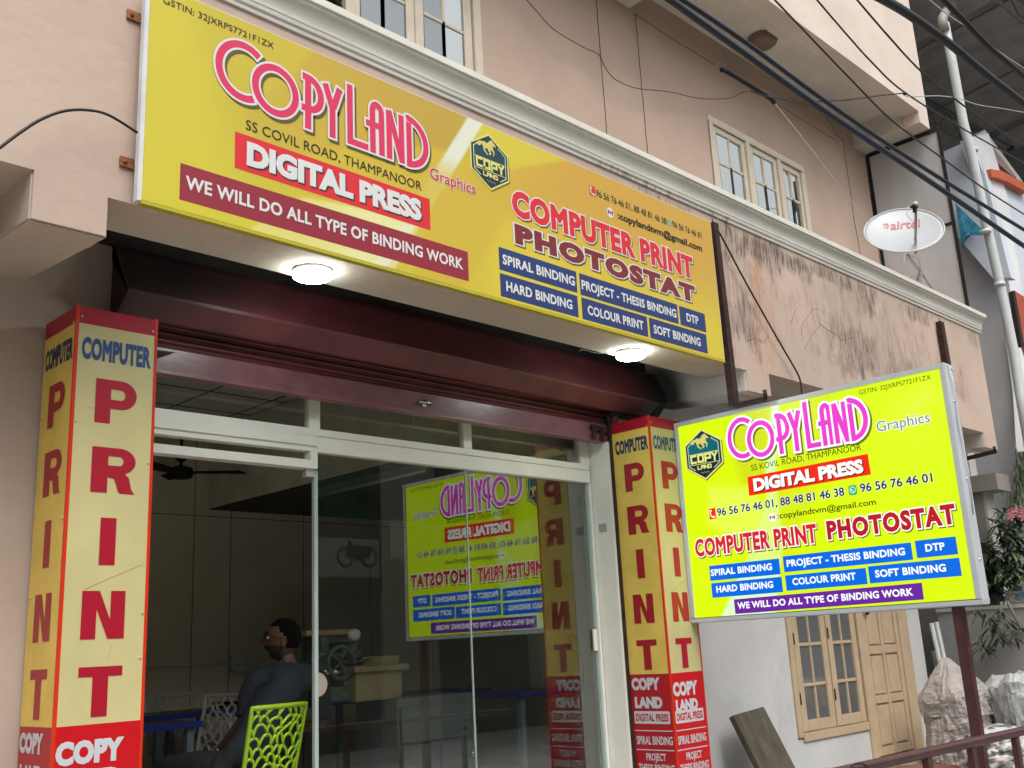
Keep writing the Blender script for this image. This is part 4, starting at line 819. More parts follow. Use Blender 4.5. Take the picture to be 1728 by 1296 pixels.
def on(px, py, k=0.0):
    """point on the dish surface under photo pixel"""
    v = RX * ((px - 864) / FPX) + RY * ((py - 648) / FPX) + RZ
    q0 = CAMP + v * ((dc - CAMP).dot(dn) / v.dot(dn)); off = -0.05
    for _ in range(4):
        d = q0 - dc; q = min(1, math.hypot(d.dot(major) / ra, d.dot(minor) / rb)); off = 0.05 * (q * q - 1) + 0.003 + k
        q0 = CAMP + v * (((dc + dn * off) - CAMP).dot(dn) / v.dot(dn))
    return q0
rp_ = mat('faded red print', (0.52, 0.13, 0.12), 0.5, vary=0.05)
me = textmesh('airtel', 0.014, 1.0)
xs = [v.co.x for v in me.vertices]; x0, x1 = min(xs), max(xs); zs = max(abs(v.co.z) for v in me.vertices)
for v in me.vertices:
    u = (v.co.x - x0) / (x1 - x0); q = on(1503 + u * 49.5, 387.5 - u * 4.5 - v.co.y * 20.0, 0.0015 * v.co.z / zs); v.co = q
me.materials.append(rp_); link('lettering', me, t)
g = MB(); sw = [(1489, 381), (1491, 378), (1495, 376.3), (1499, 377.5), (1500.5, 381), (1499, 385), (1495.5, 387.5), (1497.3, 384), (1497.3, 380.6), (1494.5, 379.2), (1491.5, 380.2)]
g.poly([on(*p) for p in sw], rp_); g.poly([on(*p) for p in ((1489.6, 382.8), (1492, 383.6), (1495, 383), (1496.3, 381.6), (1495.8, 384), (1492, 385))], rp_); g.build('emblem', t)
M_grey = mat('galvanised grey', (0.30, 0.30, 0.30), 0.45, 0.4, 0.1)
foot = at(1545, 427, 1, DY - 0.02); tip = at(1545.5, 346, 1, DY - 0.42)
g = MB(); g.tube([foot, tip], 0.012, M_grey, 10); g.build('arm', t)
g = MB(); tp = at(1545, 344, 1, DY - 0.42); g.ball(tp, 0.022, mat('white lnb cap', (0.62, 0.62, 0.6), 0.4), 10); g.bar(tp + Vector((-0.03, 0.02, -0.022)), tp + Vector((0.025, 0.01, -0.022)), 0.04, 0.022, M_black); g.bar(tp + Vector((0, 0.01, -0.02)), tp + Vector((0, 0.02, -0.075)), 0.024, 0.024, M_black); g.build('receiver', t)
g = MB(); g.tube([at(x, y, 1, 3.70) for x, y in ((1531, 430), (1534, 436), (1543, 446), (1553, 456), (1553, 482))], 0.018, mat('white dish post', (0.55, 0.55, 0.54), 0.4), 10)
g.tube([at(1553, 458, 1, 3.70), at(1573, 488, 1, 3.80)], 0.010, M_grey, 8); g.tube([at(1551, 462, 1, 3.70), at(1547, 474, 1, 3.74)], 0.008, M_grey, 8); g.build('stand', t)
g = MB(); g.tube([at(x, y, 1, 3.6) for x, y in ((1538, 346), (1531, 350), (1530, 362), (1536, 370), (1545, 376), (1546, 390), (1542, 402), (1546, 415), (1548, 425))], 0.0028, M_wirew, 5); g.tube([at(x, y, 1, 3.68) for x, y in ((1528, 430), (1525, 440), (1528, 452), (1535, 463), (1545, 470))], 0.0028, M_wirew, 5); g.tube([at(x, y, 1, 3.68) for x, y in ((1538, 432), (1548, 437), (1553, 446), (1552, 456))], 0.0028, M_wirew, 5); g.build('coax_cable', t)

# ------------------------------------------------------------------ grey sheet screen at the end of the balcony
XS = 10.47
t = thing('sheet_screen', (XS, 3.7, 4.62), 'grey metal sheet screen in a black frame closing the balcony end behind the dish', 'screen')
tr = at(1583, 219, 0, XS); tl = at(1460, 266, 0, XS)
ya, yb, zt = tr.y, W - 0.004, 6.755
ms = mat('brushed galvanised sheet', (0.52, 0.52, 0.52), 0.45, 0.2, 0.16, 2.0, 0.08, 9, stretch=(1, 1, 0.35))
B(XS, XS + 0.01, ya, yb, 5.68, zt, 'panel', t, ms); B(XS, XS + 0.01, ya, yb, 4.62, 5.66, 'panel', t, ms)
g = MB()
for a, b, c, d in ((ya - 0.02, ya + 0.015, 4.62, zt + 0.02), (yb - 0.03, yb, 4.62, zt), (ya + 0.015, yb - 0.03, zt - 0.03, zt + 0.01), (ya + 0.015, yb - 0.03, 5.655, 5.685)): g.box(XS - 0.014, XS - 0.001, a, b, c, d, M_black)
g.build('frame', t)

# ------------------------------------------------------------------ neighbouring house on the right
XN = 12.0
nb = thing('neighbour_house', (XN, 5, 0), 'grey rendered neighbouring house with pale blue cladding to the right of the balcony', 'building')
M_ng = plaster('grey neighbour render', (0.50, 0.50, 0.505), ((0, 3, 1, 3, DK, 0.2, 6),)); M_nb = plaster('pale blue grey cladding', (0.60, 0.65, 0.71)); M_nw = plaster('white neighbour trim', (0.72, 0.73, 0.74))
B(XN, XN + 0.2, 3.86, 9.5, 0, 6.4, 'side_wall', nb, M_ng)
g = MB(); pl = [at(x, y, 0, XN - 0.16) for x, y in ((1560, 270), (1646, 232), (1706, 228 + 240), (1676, 470), (1617, 400), (1590, 330))]
g.prism(pl, (0.155, 0, 0), M_nb); g.build('cladding', nb)
# street front of the neighbour: columns, panel, signs, roof edge
def fr(x, y, v=3.80): return at(x, y, 1, v)
g = MB(); g.prism([fr(*p) for p in ((1637, 232), (1668, 225), (1700, 330), (1735, 560), (1735, 760), (1728, 660), (1703, 480), (1672, 330))], (0, 0.12, 0), M_nw); g.build('corner_column', nb)
g = MB(); g.prism([fr(x, y, 3.83) for x, y in ((1680, 300), (1760, 345), (1790, 560), (1710, 490), (1695, 400))], (0, 0.05, 0), M_nb); g.build('blue_panel', nb)
g = MB(); g.prism([fr(x, y, 3.74) for x, y in ((1671, 285), (1690, 288), (1735, 312), (1735, 325), (1700, 306), (1684, 300), (1674, 298))], (0, 0.10, 0), mat('orange tile paint', srgb(196, 92, 54), 0.6)); g.build('orange_trim', nb)
g = MB(); g.prism([fr(x, y, 3.76) for x, y in ((1711, 490), (1760, 520), (1775, 640), (1735, 602), (1722, 560))], (0, 0.04, 0), mat('orange red shop board', srgb(168, 74, 46), 0.6, vary=0.25, scale=12)); g.build('orange_board', nb)
g = MB(); g.prism([fr(x, y, 3.70) for x, y in ((1709, 492), (1713, 490), (1729, 585), (1724, 585))], (0, 0.05, 0), M_black); g.build('board_frame', nb)
g = MB(); g.prism([fr(x, y, 4.1) for x, y in ((1640, 232), (1662, 219), (1720, 298), (1735, 320), (1735, 335), (1714, 300))], (0, 0.12, 0), M_nw); g.build('gable_trim', nb)
g = MB(); g.prism([fr(x, y, 4.04) for x, y in ((1655, 236), (1664, 232), (1716, 300), (1710, 298), (1680, 272))], (0, 0.05, 0), plaster('dusty pink plaster', (0.42, 0.28, 0.25))); g.build('pink_gable', nb)
# downpipe
t = thing('downpipe', at(1715, 660, 1, 3.66), 'long white downpipe with an elbow at its top, running down the neighbouring house', 'pipe')
pp = [(1594, 40), (1607, 105), (1625, 205), (1640, 262), (1663, 372), (1688, 482), (1712, 600), (1722, 668), (1745, 800)]
M_pipe = mat('white grey pvc', (0.56, 0.58, 0.58), 0.35, vary=0.06)
g = MB(); g.tube([at(x, y, 1, 3.62) for x, y in pp], 0.050, M_pipe, 14); g.build('pipe', t)
g = MB(); g.tube([at(x, y, 1, 3.62) for x, y in ((1640, -22), (1627, -10), (1614, 3), (1604, 12), (1596, 21), (1591, 30), (1590.5, 38), (1594, 52))], 0.053, mat('old grey pvc', (0.30, 0.28, 0.26), 0.5), 14); g.build('elbow', t)
g = MB()
for x, y in ((1641, 254), (1687, 480), (1663, 391)):
    if x != 1641: g.build('clamp', t); g = MB()
    a = at(x, y, 1, 3.62); dd = (at(x + 4, y + 20, 1, 3.62) - a).normalized() * 0.02; g.tube([a - dd, a + dd], 0.058, M_pipe, 14)
g.build('clamp', t)
# blue netting
g = MB(); pts = [(1613, 343), (1634, 365), (1656, 385), (1668, 392), (1662, 398), (1640, 398), (1632, 405), (1624, 412)]
base = [at(x, y, 0, XN - 0.20) for x, y in pts]; cc = sum(base, Vector()) / len(base)
rows = [[cc.lerp(p, k / 8) for p in base] for k in range(9)]
vs = [p + Vector((-0.05 * abs(noise.noise(p * 7)) - 0.01, 0, 0)) for rw in rows for p in rw]; nn = len(base)
for s_ in (0, 0.01): g.mesh([v + Vector((-s_, 0, 0)) for v in vs], [(i * nn + j, i * nn + (j + 1) % nn, (i + 1) * nn + (j + 1) % nn, (i + 1) * nn + j) for i in range(8) for j in range(nn)], mat('turquoise netting', (0.05, 0.28, 0.42), 0.5, vary=0.35, scale=14), True)
g.tube([at(x, y, 0, XN - 0.24) for x, y in ((1636, 394), (1628, 400), (1624, 418))], 0.012, mat('turquoise netting', None and 0 or (0.05, 0.28, 0.42)), 6)
tag(g.build('blue_netting'), 'torn turquoise netting tied between the black frame and the downpipe', 'netting')
# big metal roof over the neighbour
t = thing('shed_roof', (14, 6, 9.2), 'dark corrugated metal roof on steel trusses above the neighbouring house', 'roof')
g = MB(); mroof = mat('dark corrugated sheet', (0.30, 0.29, 0.28), 0.55, 0.3, 0.2, 3)
vs = []; nx_ = 150
for i in range(nx_ + 1):
    x = 10.9 + 12 * i / nx_
    for y, z in ((2.6, 8.9), (9.5, 8.1)): vs.append((x, y, z + 0.10 * (x - 10.9) + 0.03 * math.cos(i * math.pi)))
g.mesh(vs, [(2 * i, 2 * i + 1, 2 * i + 3, 2 * i + 2) for i in range(nx_)], mroof); g.build('roof_sheet', t)
tm = mat('dark truss steel', (0.16, 0.155, 0.155), 0.5, 0.3)
for y in (3.2, 5.0, 6.8, 8.6):
    g = MB(); zz = lambda x: 8.9 - (y - 2.6) * 0.116 + 0.10 * (x - 10.9) - 0.05
    g.tube([(10.9, y, zz(10.9)), (22.9, y, zz(22.9))], 0.025, tm, 6); g.tube([(10.9, y, zz(10.9) - 0.35), (22.9, y, zz(22.9) - 0.35)], 0.02, tm, 6)
    k = 0; x = 10.9
    while x < 22.5: g.tube([(x, y, zz(x) - (0.35 if k % 2 else 0)), (x + 0.45, y, zz(x + 0.45) - (0 if k % 2 else 0.35))], 0.012, tm, 5); x += 0.45; k += 1
    g.build('truss', t)
for x in (12.2, 14.2, 16.2):
    g = MB(); g.tube([(x, 2.7, 8.82 + 0.1 * (x - 10.9)), (x, 9.4, 8.02 + 0.1 * (x - 10.9))], 0.022, tm, 6); g.build('purlin', t)
g = MB(); g.tube([at(1692, 160, 1, 5.0), at(1716, 330, 1, 5.0)], 0.06, mat('blue black steel', (0.03, 0.035, 0.05), 0.5), 8); g.build('roof_post', t)
g = MB(); g.bar((10.9, 2.58, 8.84), (22.9, 2.58, 10.05), 0.12, 0.20, mat('grey gutter', (0.36, 0.35, 0.34), 0.5)); g.build('gutter', t)
B(10.9, 22, 9.5, 9.6, 0, 9.5, 'end_wall', t, mat('dark grey shed wall', (0.25, 0.25, 0.25), 0.8))
B(16.5, 16.6, 2.9, 9.5, 0, 8.9, 'end_wall', t, mat('dark grey shed wall', (0.25, 0.25, 0.25), 0.8))

# ------------------------------------------------------------------ boundary wall, pier, pipes, plants, sacks
XW = 10.55
t = thing('boundary_wall', (XW, 4, 0), 'stained grey boundary wall behind the brown sign pole', 'wall')
M_bw = plaster('stained grey cement', (0.36, 0.355, 0.35), ((0, 1, 1, 1, DK, 0.3, 5),))
B(XW, XW + 0.2, 1.5, W - 0.003, 0, 1.738, 'wall_face', t, M_bw); B(XW - 0.02, XW + 0.22, 1.5, W - 0.003, 1.740, 1.775, 'coping', t, plaster('pale coping', (0.50, 0.48, 0.45)))
t = thing('stepped_pier', (11.0, 4.3, 1.7), 'tall grey brown pier with a ledge near its top, behind the oleander', 'pier')
M_pr = plaster('brown grey pier', (0.26, 0.235, 0.21)); M_pl = plaster('pale pier edge', (0.46, 0.45, 0.42))
B(11.0, 11.25, 4.09, 5.4, 0.0, 2.93, 'shaft', t, M_pr); B(11.0, 11.2, 4.20, 5.4, 3.10, 3.6, 'top_shaft', t, M_pr); B(10.95, 11.3, 3.90, 5.4, 2.93, 3.10, 'ledge', t, M_pr)
B(11.01, 11.24, 4.06, 4.088, 0.0, 2.928, 'front_face', t, M_pl); B(11.01, 11.19, 4.17, 4.198, 3.102, 3.6, 'front_face', t, M_pl)
M_pvc = mat('dusty grey plastic pipe', (0.40, 0.41, 0.41), 0.45, vary=0.1)
for k, (a, b, r, lab) in enumerate((((1572, 1052), (1606, 1185), 0.022, 'grey plastic pipe leaning in the wall corner, left one of the pair'), ((1580, 1050), (1614, 1185), 0.022, 'grey plastic pipe leaning in the wall corner, right one of the pair'))):
    o = MB().tube([at(*a, 1, 4.46), at(*b, 1, 4.30) + Vector((0, 0, -0.4))], r, M_pvc, 12).build('leaning_pipe'); tag(o, lab, 'pipe', 'plastic pipes leaning in the corner')
o = MB().prism([at(1572, 1098, 1, 4.50), at(1578, 1098, 1, 4.50), at(1592, 1150, 1, 4.40), at(1586, 1150, 1, 4.40)], (0, 0.01, 0), mat('dark glass strip', (0.12, 0.13, 0.13), 0.2)).build('glass_strip'); tag(o, 'narrow dark strip of glass leaning below the grey pipes', 'glass strip')
# sign pole and railing
pm = mat('brown pole paint', (0.075, 0.028, 0.026), 0.4, 0.1, 0.2, 12, 0.1, 60, spec=0.5)
o = MB().box(5.89, 5.95, 2.40, 2.455, 0.0, 1.708, pm).build('sign_pole', bevel=0.004); tag(o, 'square brown steel pole carrying the backlit sign', 'pole')
t = thing('railing', (6.0, 2.2, 0), 'brown steel handrail with upright bars in front of the steps', 'railing')
g = MB(); a = at(1438, 1299, 1, 2.2); b = at(1728, 1233, 1, 2.2); d = (b - a); g.tube([a - d * 0.35, a, b, b + d * 0.6], 0.024, pm, 14); g.build('handrail', t)
for i, x in enumerate((1565, 1640, 1714, 1795)):
    p = at(x, 1286 - (x - 1565) * 0.22, 1, 2.2); f = (p.x - a.x) / d.x; top = a + d * f
    MB().box(top.x - 0.022, top.x + 0.022, 2.185, 2.215, 0.0, top.z - 0.018, pm).build('upright', t)
# plank leaning on the wall
A = [at(1239, 1207, 1, 4.36), at(1292, 1192, 1, 4.36), at(1362, 1320, 1, 4.18), at(1312, 1335, 1, 4.18)]
A = [at(1237, 1207, 1, 4.40), at(1289, 1192, 1, 4.40), at(1345, 1300, 1, 4.20), at(1293, 1318, 1, 4.20)]; dv = (A[2] - A[1]) * 2.4; A[2] = A[1] + dv; A[3] = A[0] + dv
nrm = (A[1] - A[0]).cross(A[3] - A[0]).normalized(); nrm = nrm if nrm.y > 0 else -nrm
o = MB().prism(A, nrm * 0.045, mat('weathered olive brown board', (0.085, 0.072, 0.050), 0.7, vary=0.4, scale=5, bump=0.4, bscale=30, stretch=(3, 1, 1))).build('plank', bevel=0.004); tag(o, 'weathered brown plank leaning on the grey white wall right of the pillar board', 'plank')
def sack(name, label, cat, c, r, m, seed, squash=0.25, cr=0.16):
    g = MB()
    def fn(q, v):
        n1 = noise.noise(Vector((v.x * 2 + seed, v.y * 2, v.z * 2))); n2 = noise.noise(Vector((v.x * 6, v.y * 6 + seed, v.z * 9))); n3 = noise.noise(Vector((v.x * 14 + seed, v.y * 14, v.z * 22)))
        n2 = abs(n2) * 1.6 - 0.3; pk = 1 - abs(v.z) ** 5; n2 *= pk; n3 *= pk; k = 1 + 0.20 * n1 + cr * 0.6 * n2 + cr * 0.25 * n3
        if v.z > 0.3: k *= 1 - squash * (v.z - 0.3)
        return Vector((q.x * k, q.y * k, q.z * (1 + 0.06 * n1)))
    g.ball(c, r, m, 36, fn); o = g.build(name); tag(o, label, cat); return o
def crumple(name, label, cat, c, rx, ry, H, prof, m, seed, parent=None, lean=(0, 0)):
    """thin plastic sack: stacked rings with sharp folds; prof = (height 0..1, radius factor)"""
    g = MB(); N, K = 96, 44; vs = []
    for i in range(K + 1):
        t = i / K; r = 1
        for (a, ra), (b, rb) in zip(prof[:-1], prof[1:]):
            if a <= t <= b: r = ra + (rb - ra) * (t - a) / (b - a)
        for j in range(N):
            a = 2 * math.pi * j / N; u = Vector((math.cos(a), math.sin(a), 0))
            big = noise.noise(Vector((u.x * 1.3 + seed, u.y * 1.3, t * 1.6)))
            rg = lambda f, z, o: 1 - abs(noise.noise(Vector((u.x * f + seed, u.y * f + o, t * z + o)))) * 2.4
            k = 1 + 0.22 * big + 0.075 * rg(2.6, 2.5, 1.0) + 0.045 * rg(6.0, 7.0, 3.0) + 0.022 * rg(14, 16, 6.0)
            z = c[2] + H * (t + (0.10 * noise.noise(Vector((u.x * 1.8 + seed, u.y * 1.8, 4))) + 0.03 * noise.noise(Vector((u.x * 7 + seed, u.y * 7, 9)))) * t ** 3)
            vs.append(Vector((c[0] + u.x * rx * r * k + lean[0] * t, c[1] + u.y * ry * r * k + lean[1] * t, z)))
    g.mesh(vs, [(i * N + j, i * N + (j + 1) % N, (i + 1) * N + (j + 1) % N, (i + 1) * N + j) for i in range(K) for j in range(N)] + [tuple(range(N)), tuple(K * N + j for j in range(N))], m, False)
    o = g.build(name, parent); return tag(o, label, cat) if parent is None else o
def scrap(name, cols, sc_=8, rough=0.45):
    m = mat(name, (0.5, 0.4, 0.3), rough, vary=0, bump=0.5, bscale=22)
    n = m.node_tree; v = n.nodes.new('ShaderNodeTexVoronoi'); v.inputs['Scale'].default_value = sc_; tc = n.nodes.new('ShaderNodeTexCoord'); mp = n.nodes.new('ShaderNodeMapping'); mp.inputs['Scale'].default_value = (1, 1, 3.4)
    ns = n.nodes.new('ShaderNodeTexNoise'); ns.inputs['Scale'].default_value = 5; ad = n.nodes.new('ShaderNodeVectorMath'); ad.operation = 'MULTIPLY_ADD'; ad.inputs[1].default_value = (0.5, 0.5, 0.5)
    n.links.new(tc.outputs['Object'], mp.inputs[0]); n.links.new(mp.outputs[0], ns.inputs[0]); n.links.new(ns.outputs['Color'], ad.inputs[0]); n.links.new(mp.outputs[0], ad.inputs[2]); n.links.new(ad.outputs[0], v.inputs[0])
    sp = n.nodes.new('ShaderNodeSeparateColor'); n.links.new(v.outputs['Color'], sp.inputs[0]); r = n.nodes.new('ShaderNodeValToRGB'); r.color_ramp.interpolation = 'CONSTANT'
    while len(r.color_ramp.elements) < len(cols): r.color_ramp.elements.new(0.5)
    for i, c in enumerate(cols): r.color_ramp.elements[i].position = i / len(cols); r.color_ramp.elements[i].color = (*c, 1)
    n.links.new(sp.outputs[0], r.inputs[0]); n.links.new(r.outputs[0], n.nodes['Principled BSDF'].inputs['Base Color']); return m
M_sack = scrap('waste paper in a cloudy bag', ((0.33, 0.29, 0.25), (0.37, 0.33, 0.30), (0.44, 0.43, 0.42), (0.29, 0.24, 0.21), (0.38, 0.35, 0.33), (0.20, 0.18, 0.17), (0.35, 0.27, 0.24), (0.42, 0.41, 0.39)), 12)
c = at(1618, 1222, 1, 4.0)
crumple('waste_bag', 'tall cloudy plastic bag full of waste paper beside the yellow door', 'waste bag', (c.x, 4.0, 0.30), 0.31, 0.24, 0.86, ((0, 0.75), (0.15, 1.0), (0.6, 1.02), (0.85, 0.85), (1, 0.55)), M_sack, 3.3)
tb = mat('cloudy plastic', (0.46, 0.42, 0.38), 0.25, vary=0.12, scale=8, bump=0.3, bscale=20); tb.node_tree.nodes['Principled BSDF'].inputs['Alpha'].default_value = 0.55
crumple('bag_neck', None, None, (c.x + 0.02, 4.0, 0.86), 0.36, 0.28, 0.46, ((0, 0.98), (0.35, 0.92), (0.6, 0.66), (0.85, 0.30), (1, 0.10)), tb, 6.1, bpy.data.objects['waste_bag'], (-0.10, 0))
M_white = mat('white woven plastic', (0.38, 0.39, 0.38), 0.4, vary=0.12, scale=6, bump=0.25, bscale=30)
c = at(1722, 1215, 1, 3.55); crumple('white_sack', 'white plastic sack at the right edge behind the railing', 'sack', (c.x + 0.10, 3.55, 0.30), 0.27, 0.25, 0.84, ((0, 0.7), (0.2, 1.0), (0.8, 1.02), (0.93, 1.0), (1, 0.80)), M_white, 8.1)
c = at(1690, 1280, 1, 3.7); sack('paper_pile', 'heap of crumpled white and grey paper between the two bags', 'waste paper', (c.x, 3.65, 0.52), (0.42, 0.3, 0.26), scrap('crumpled paper', ((0.5, 0.5, 0.48), (0.2, 0.2, 0.2), (0.42, 0.36, 0.33), (0.55, 0.55, 0.55), (0.13, 0.13, 0.13)), 9), 5.7, 0.1, 0.3)
c = at(1412, 1300, 1, 3.9); crumple('white_sack', 'crumpled white plastic at the bottom edge below the yellow window', 'sack', (c.x, 3.9, 0.30), 0.20, 0.18, 0.36, ((0, 0.9), (0.5, 1.0), (1, 0.6)), M_white, 1.1)
c = at(1575, 1292, 1, 3.9); o = MB().lathe((c.x, 3.95, 0.30), (0, 0, 1), [(0, 0), (0.22, 0), (0.26, 0.2), (0.25, 0.21), (0.2, 0.02), (0, 0.03)], mat('brown plastic tub', (0.16, 0.07, 0.05), 0.5), 24).build('brown_tub'); tag(o, 'low brown tub on the step below the waste bag', 'tub')
cable('wire_coil', [(1436, 1294), (1444, 1289), (1456, 1289), (1462, 1294), (1452, 1298), (1440, 1297)], 1, 2.16, 0.004, M_cable, 'small loop of black wire on the handrail end', 'wire')
o = B(XW + 0.02, XW + 0.16, 3.55, 3.86, 1.776, 1.90, 'printed_box', None, scrap('colourful carton', ((0.08, 0.25, 0.4), (0.45, 0.42, 0.36), (0.45, 0.12, 0.08), (0.1, 0.3, 0.45)), 14)); tag(o, 'colourful blue and red carton lying on the boundary wall', 'carton')

random.seed(11)
M_leaf = mat('oleander leaf', (0.085, 0.125, 0.055), 0.45, vary=0.5, scale=9, spec=0.4); M_leaf2 = mat('dark oleander leaf', (0.028, 0.045, 0.024), 0.45, vary=0.5, scale=9); M_bark = mat('grey green bark', (0.16, 0.14, 0.10), 0.8); M_pk = mat('pink oleander petal', (0.62, 0.22, 0.28), 0.5, vary=0.15)
def leaf(g, p, d, L, wd, m, droop=0.5):
    d = d.normalized(); side = d.cross(Vector((0, 0, 1)))
    if side.length < 0.1: side = Vector((1, 0, 0))
    side.normalize(); q = p.copy(); prev = None; N = 4
    for i in range(N + 1):
        t = i / N; ww = wd * math.sin(math.pi * min(0.98, 0.12 + 0.86 * t)) * 0.5
        a, b = q + side * ww, q - side * ww
        if prev: g.poly([prev[0], a, b, prev[1]], m)
        prev = (a, b); dd = (d + Vector((0, 0, -droop * t))).normalized(); q = q + dd * L / N
def clump(g, p, n, L, m, dn=0.2):
    for i in range(n):
        a = random.uniform(0, 2 * math.pi); e = random.uniform(-0.3, 0.9) - dn
        leaf(g, p + Vector([random.uniform(-.03, .03) for _ in range(3)]), Vector((math.cos(a), math.sin(a), e)), L * random.uniform(0.7, 1.15), L * 0.13, m, random.uniform(0.4, 1.3))
def plant(name, label, px, X, L, n, stems, dn=0.2, jit=0.0):
    t = thing(name, at(*stems[0][0], 0, X), label, 'plant')
    g = MB()
    for x, y in px:
        for k in range(1 + (jit > 0)): clump(g, at(x + random.uniform(-jit, jit), y + random.uniform(-jit, jit), 0, X + random.uniform(-0.25, 0.12)), n, L, random.choice((M_leaf, M_leaf2, M_leaf)), dn)
    g.build('foliage', t, weld=False)
    g = MB()
    for st in stems: g.tube([at(x, y, 0, X) for x, y in st], [0.014 - 0.008 * i / len(st) for i in range(len(st))], M_bark, 6)
    g.build('stem', t); return t
t = plant('oleander', 'oleander bush with long leaves and pink flowers over the boundary wall', [(1690, 885), (1705, 900), (1720, 880), (1700, 870), (1690, 905), (1712, 915), (1672, 935), (1690, 945), (1705, 935), (1722, 930), (1655, 950), (1672, 960), (1690, 965), (1710, 960), (1725, 955), (1645, 965), (1662, 980), (1680, 985), (1702, 985), (1720, 990), (1735, 970), (1735, 900), (1648, 990), (1668, 1000), (1640, 940), (1700, 1005), (1660, 925)], 10.75, 0.24, 15,
          [[(1690, 1025), (1692, 980), (1700, 930), (1705, 890)], [(1680, 1025), (1670, 980), (1660, 950)], [(1700, 1025), (1715, 985), (1722, 930)]], 0.15, 5)
g = MB()
for x, y in ((1706, 864), (1712, 860), (1710, 868), (1703, 869), (1706, 873), (1724, 860), (1728, 866), (1722, 868), (1727, 874)):
    p = at(x, y, 0, 10.45)
    for k in range(5):
        a = k * 2 * math.pi / 5 + x; u_ = Vector((0, math.cos(a), math.sin(a))); v_ = Vector((-0.3, -math.sin(a), math.cos(a))) * 0.5
        g.poly([p, p + (u_ + v_) * 0.022, p + u_ * 0.040 + Vector((-0.008, 0, 0)), p + (u_ - v_) * 0.022], M_pk)
g.build('flowers', t, weld=False)
plant('hanging_branch', 'drooping oleander branch hanging in front of the boundary wall beside the pole', [(1668, 1040), (1676, 1052), (1690, 1035), (1684, 1065), (1672, 1075), (1690, 1080), (1668, 1095), (1656, 1088), (1712, 1072), (1724, 1064), (1700, 1050), (1665, 1058), (1645, 1035)], 10.35, 0.17, 13,
      [[(1690, 1015), (1688, 1040), (1680, 1065), (1668, 1092)], [(1700, 1015), (1715, 1045), (1722, 1062)]], 0.5)
t = thing('creeper', at(1722, 700, 0, 11.8), 'feathery green creeper hanging at the right edge on the grey neighbour wall', 'plant'); g = MB()
for k in range(420):
    f = random.random(); x = 1735 - f * 30 * random.random() - 8 * random.random(); y = 745 + 130 * random.random(); x += max(0, (780 - y)) * 0.25 - max(0, y - 800) * 0.35 * random.random()
    p = at(x, y, 0, 11.85 + random.uniform(-0.15, 0.1)); leaf(g, p, Vector((random.uniform(-1, .3), random.uniform(-.8, .8), -1.6)), 0.12, 0.012, M_leaf, 0.5)
g.build('foliage', t, weld=False); MB().tube([at(x, y, 0, 11.85) for x, y in ((1735, 720), (1725, 780), (1712, 850), (1700, 900))], 0.01, M_bark, 6).build('stem', t)

# ------------------------------------------------------------------ inside the shop
M_tab = mat('dark table top', (0.05, 0.055, 0.07), 0.35, vary=0.1); M_blue = mat('blue table edge', (0.015, 0.03, 0.22), 0.4, vary=0.1); M_leg = mat('grey blue steel leg', (0.14, 0.18, 0.20), 0.5, vary=0.1); M_dark = mat('dark grey cabinet', (0.15, 0.16, 0.17), 0.5, vary=0.1)
def table(x0, x1, y0, y1, zt, label, legs=None, ang=0):
    t = thing('work_table', ((x0 + x1) / 2, (y0 + y1) / 2, FL), label, 'table', 'blue edged work tables')
    B(x0, x1, y0, y1, zt - 0.028, zt, 'tabletop', t, M_tab); g = MB(); g.box(x0 - 0.003, x1 + 0.003, y0 - 0.004, y0 - 0.0003, zt - 0.034, zt + 0.001, M_blue); g.box(x0 - 0.004, x0 - 0.0003, y0, y1, zt - 0.034, zt + 0.001, M_blue); g.build('edge_band', t)
    for x in (legs or (x0 + 0.06, x1 - 0.06)):
        for y in (y0 + 0.05, y1 - 0.05): B(x - 0.022, x + 0.022, y - 0.022, y + 0.022, FL, zt - 0.03, 'leg', t, M_leg)
    return t
table(3.02, 6.2, 6.52, 7.05, 1.30, 'long work table with a blue edge along the back wall beyond the seated man', (3.58, 4.3, 5.0, 6.0))
table(2.1, 3.28, 6.0, 6.5, 1.27, 'shorter blue edged work table just right of the left pillar board', (2.3, 3.22))
table(5.35, 6.9, 5.35, 5.95, 1.30, 'blue edged work table holding the computer case behind the right glass pane')
def lattice(g, P0, m, rows=8, cols=6, r=0.0085):
    """scalloped open lattice; P0(u, v) maps the unit square to the chair surface"""
    def P(u, v):
        e = 4 * u * (1 - u); f = 4 * v * (1 - v); u2 = u + 0.16 * e * noise.noise(Vector((u * 3.1, v * 4.3, 1.7))); v2 = v + 0.11 * f * noise.noise(Vector((u * 3.7, v * 3.3, 9.2)))
        return P0(min(1, max(0, u2)), min(1, max(0, v2)))
    for i in range(rows):
        v0, v1 = i / rows, (i + 1) / rows
        for j in range(-1, cols + 1):
            c_ = (j + (0.5 if i % 2 else 0)) / cols; hw_ = 0.5 / cols; pts = []
            for k in range(9):
                a = math.pi * k / 8; u_ = c_ + hw_ - hw_ * math.cos(a); v_ = v1 - (v1 - v0) * (1.0 - math.sin(a)) * 1.0
                if -0.001 <= u_ <= 1.001: pts.append(P(min(1, max(0, u_)), v_))
            if len(pts) > 2: g.tube(pts, r, m, 5)
            if 0.02 < c_ < 0.98 and i: g.tube([P(c_, v0 - 0.2 / rows), P(c_, v0 + 0.35 / rows)], r * 0.8, m, 5)
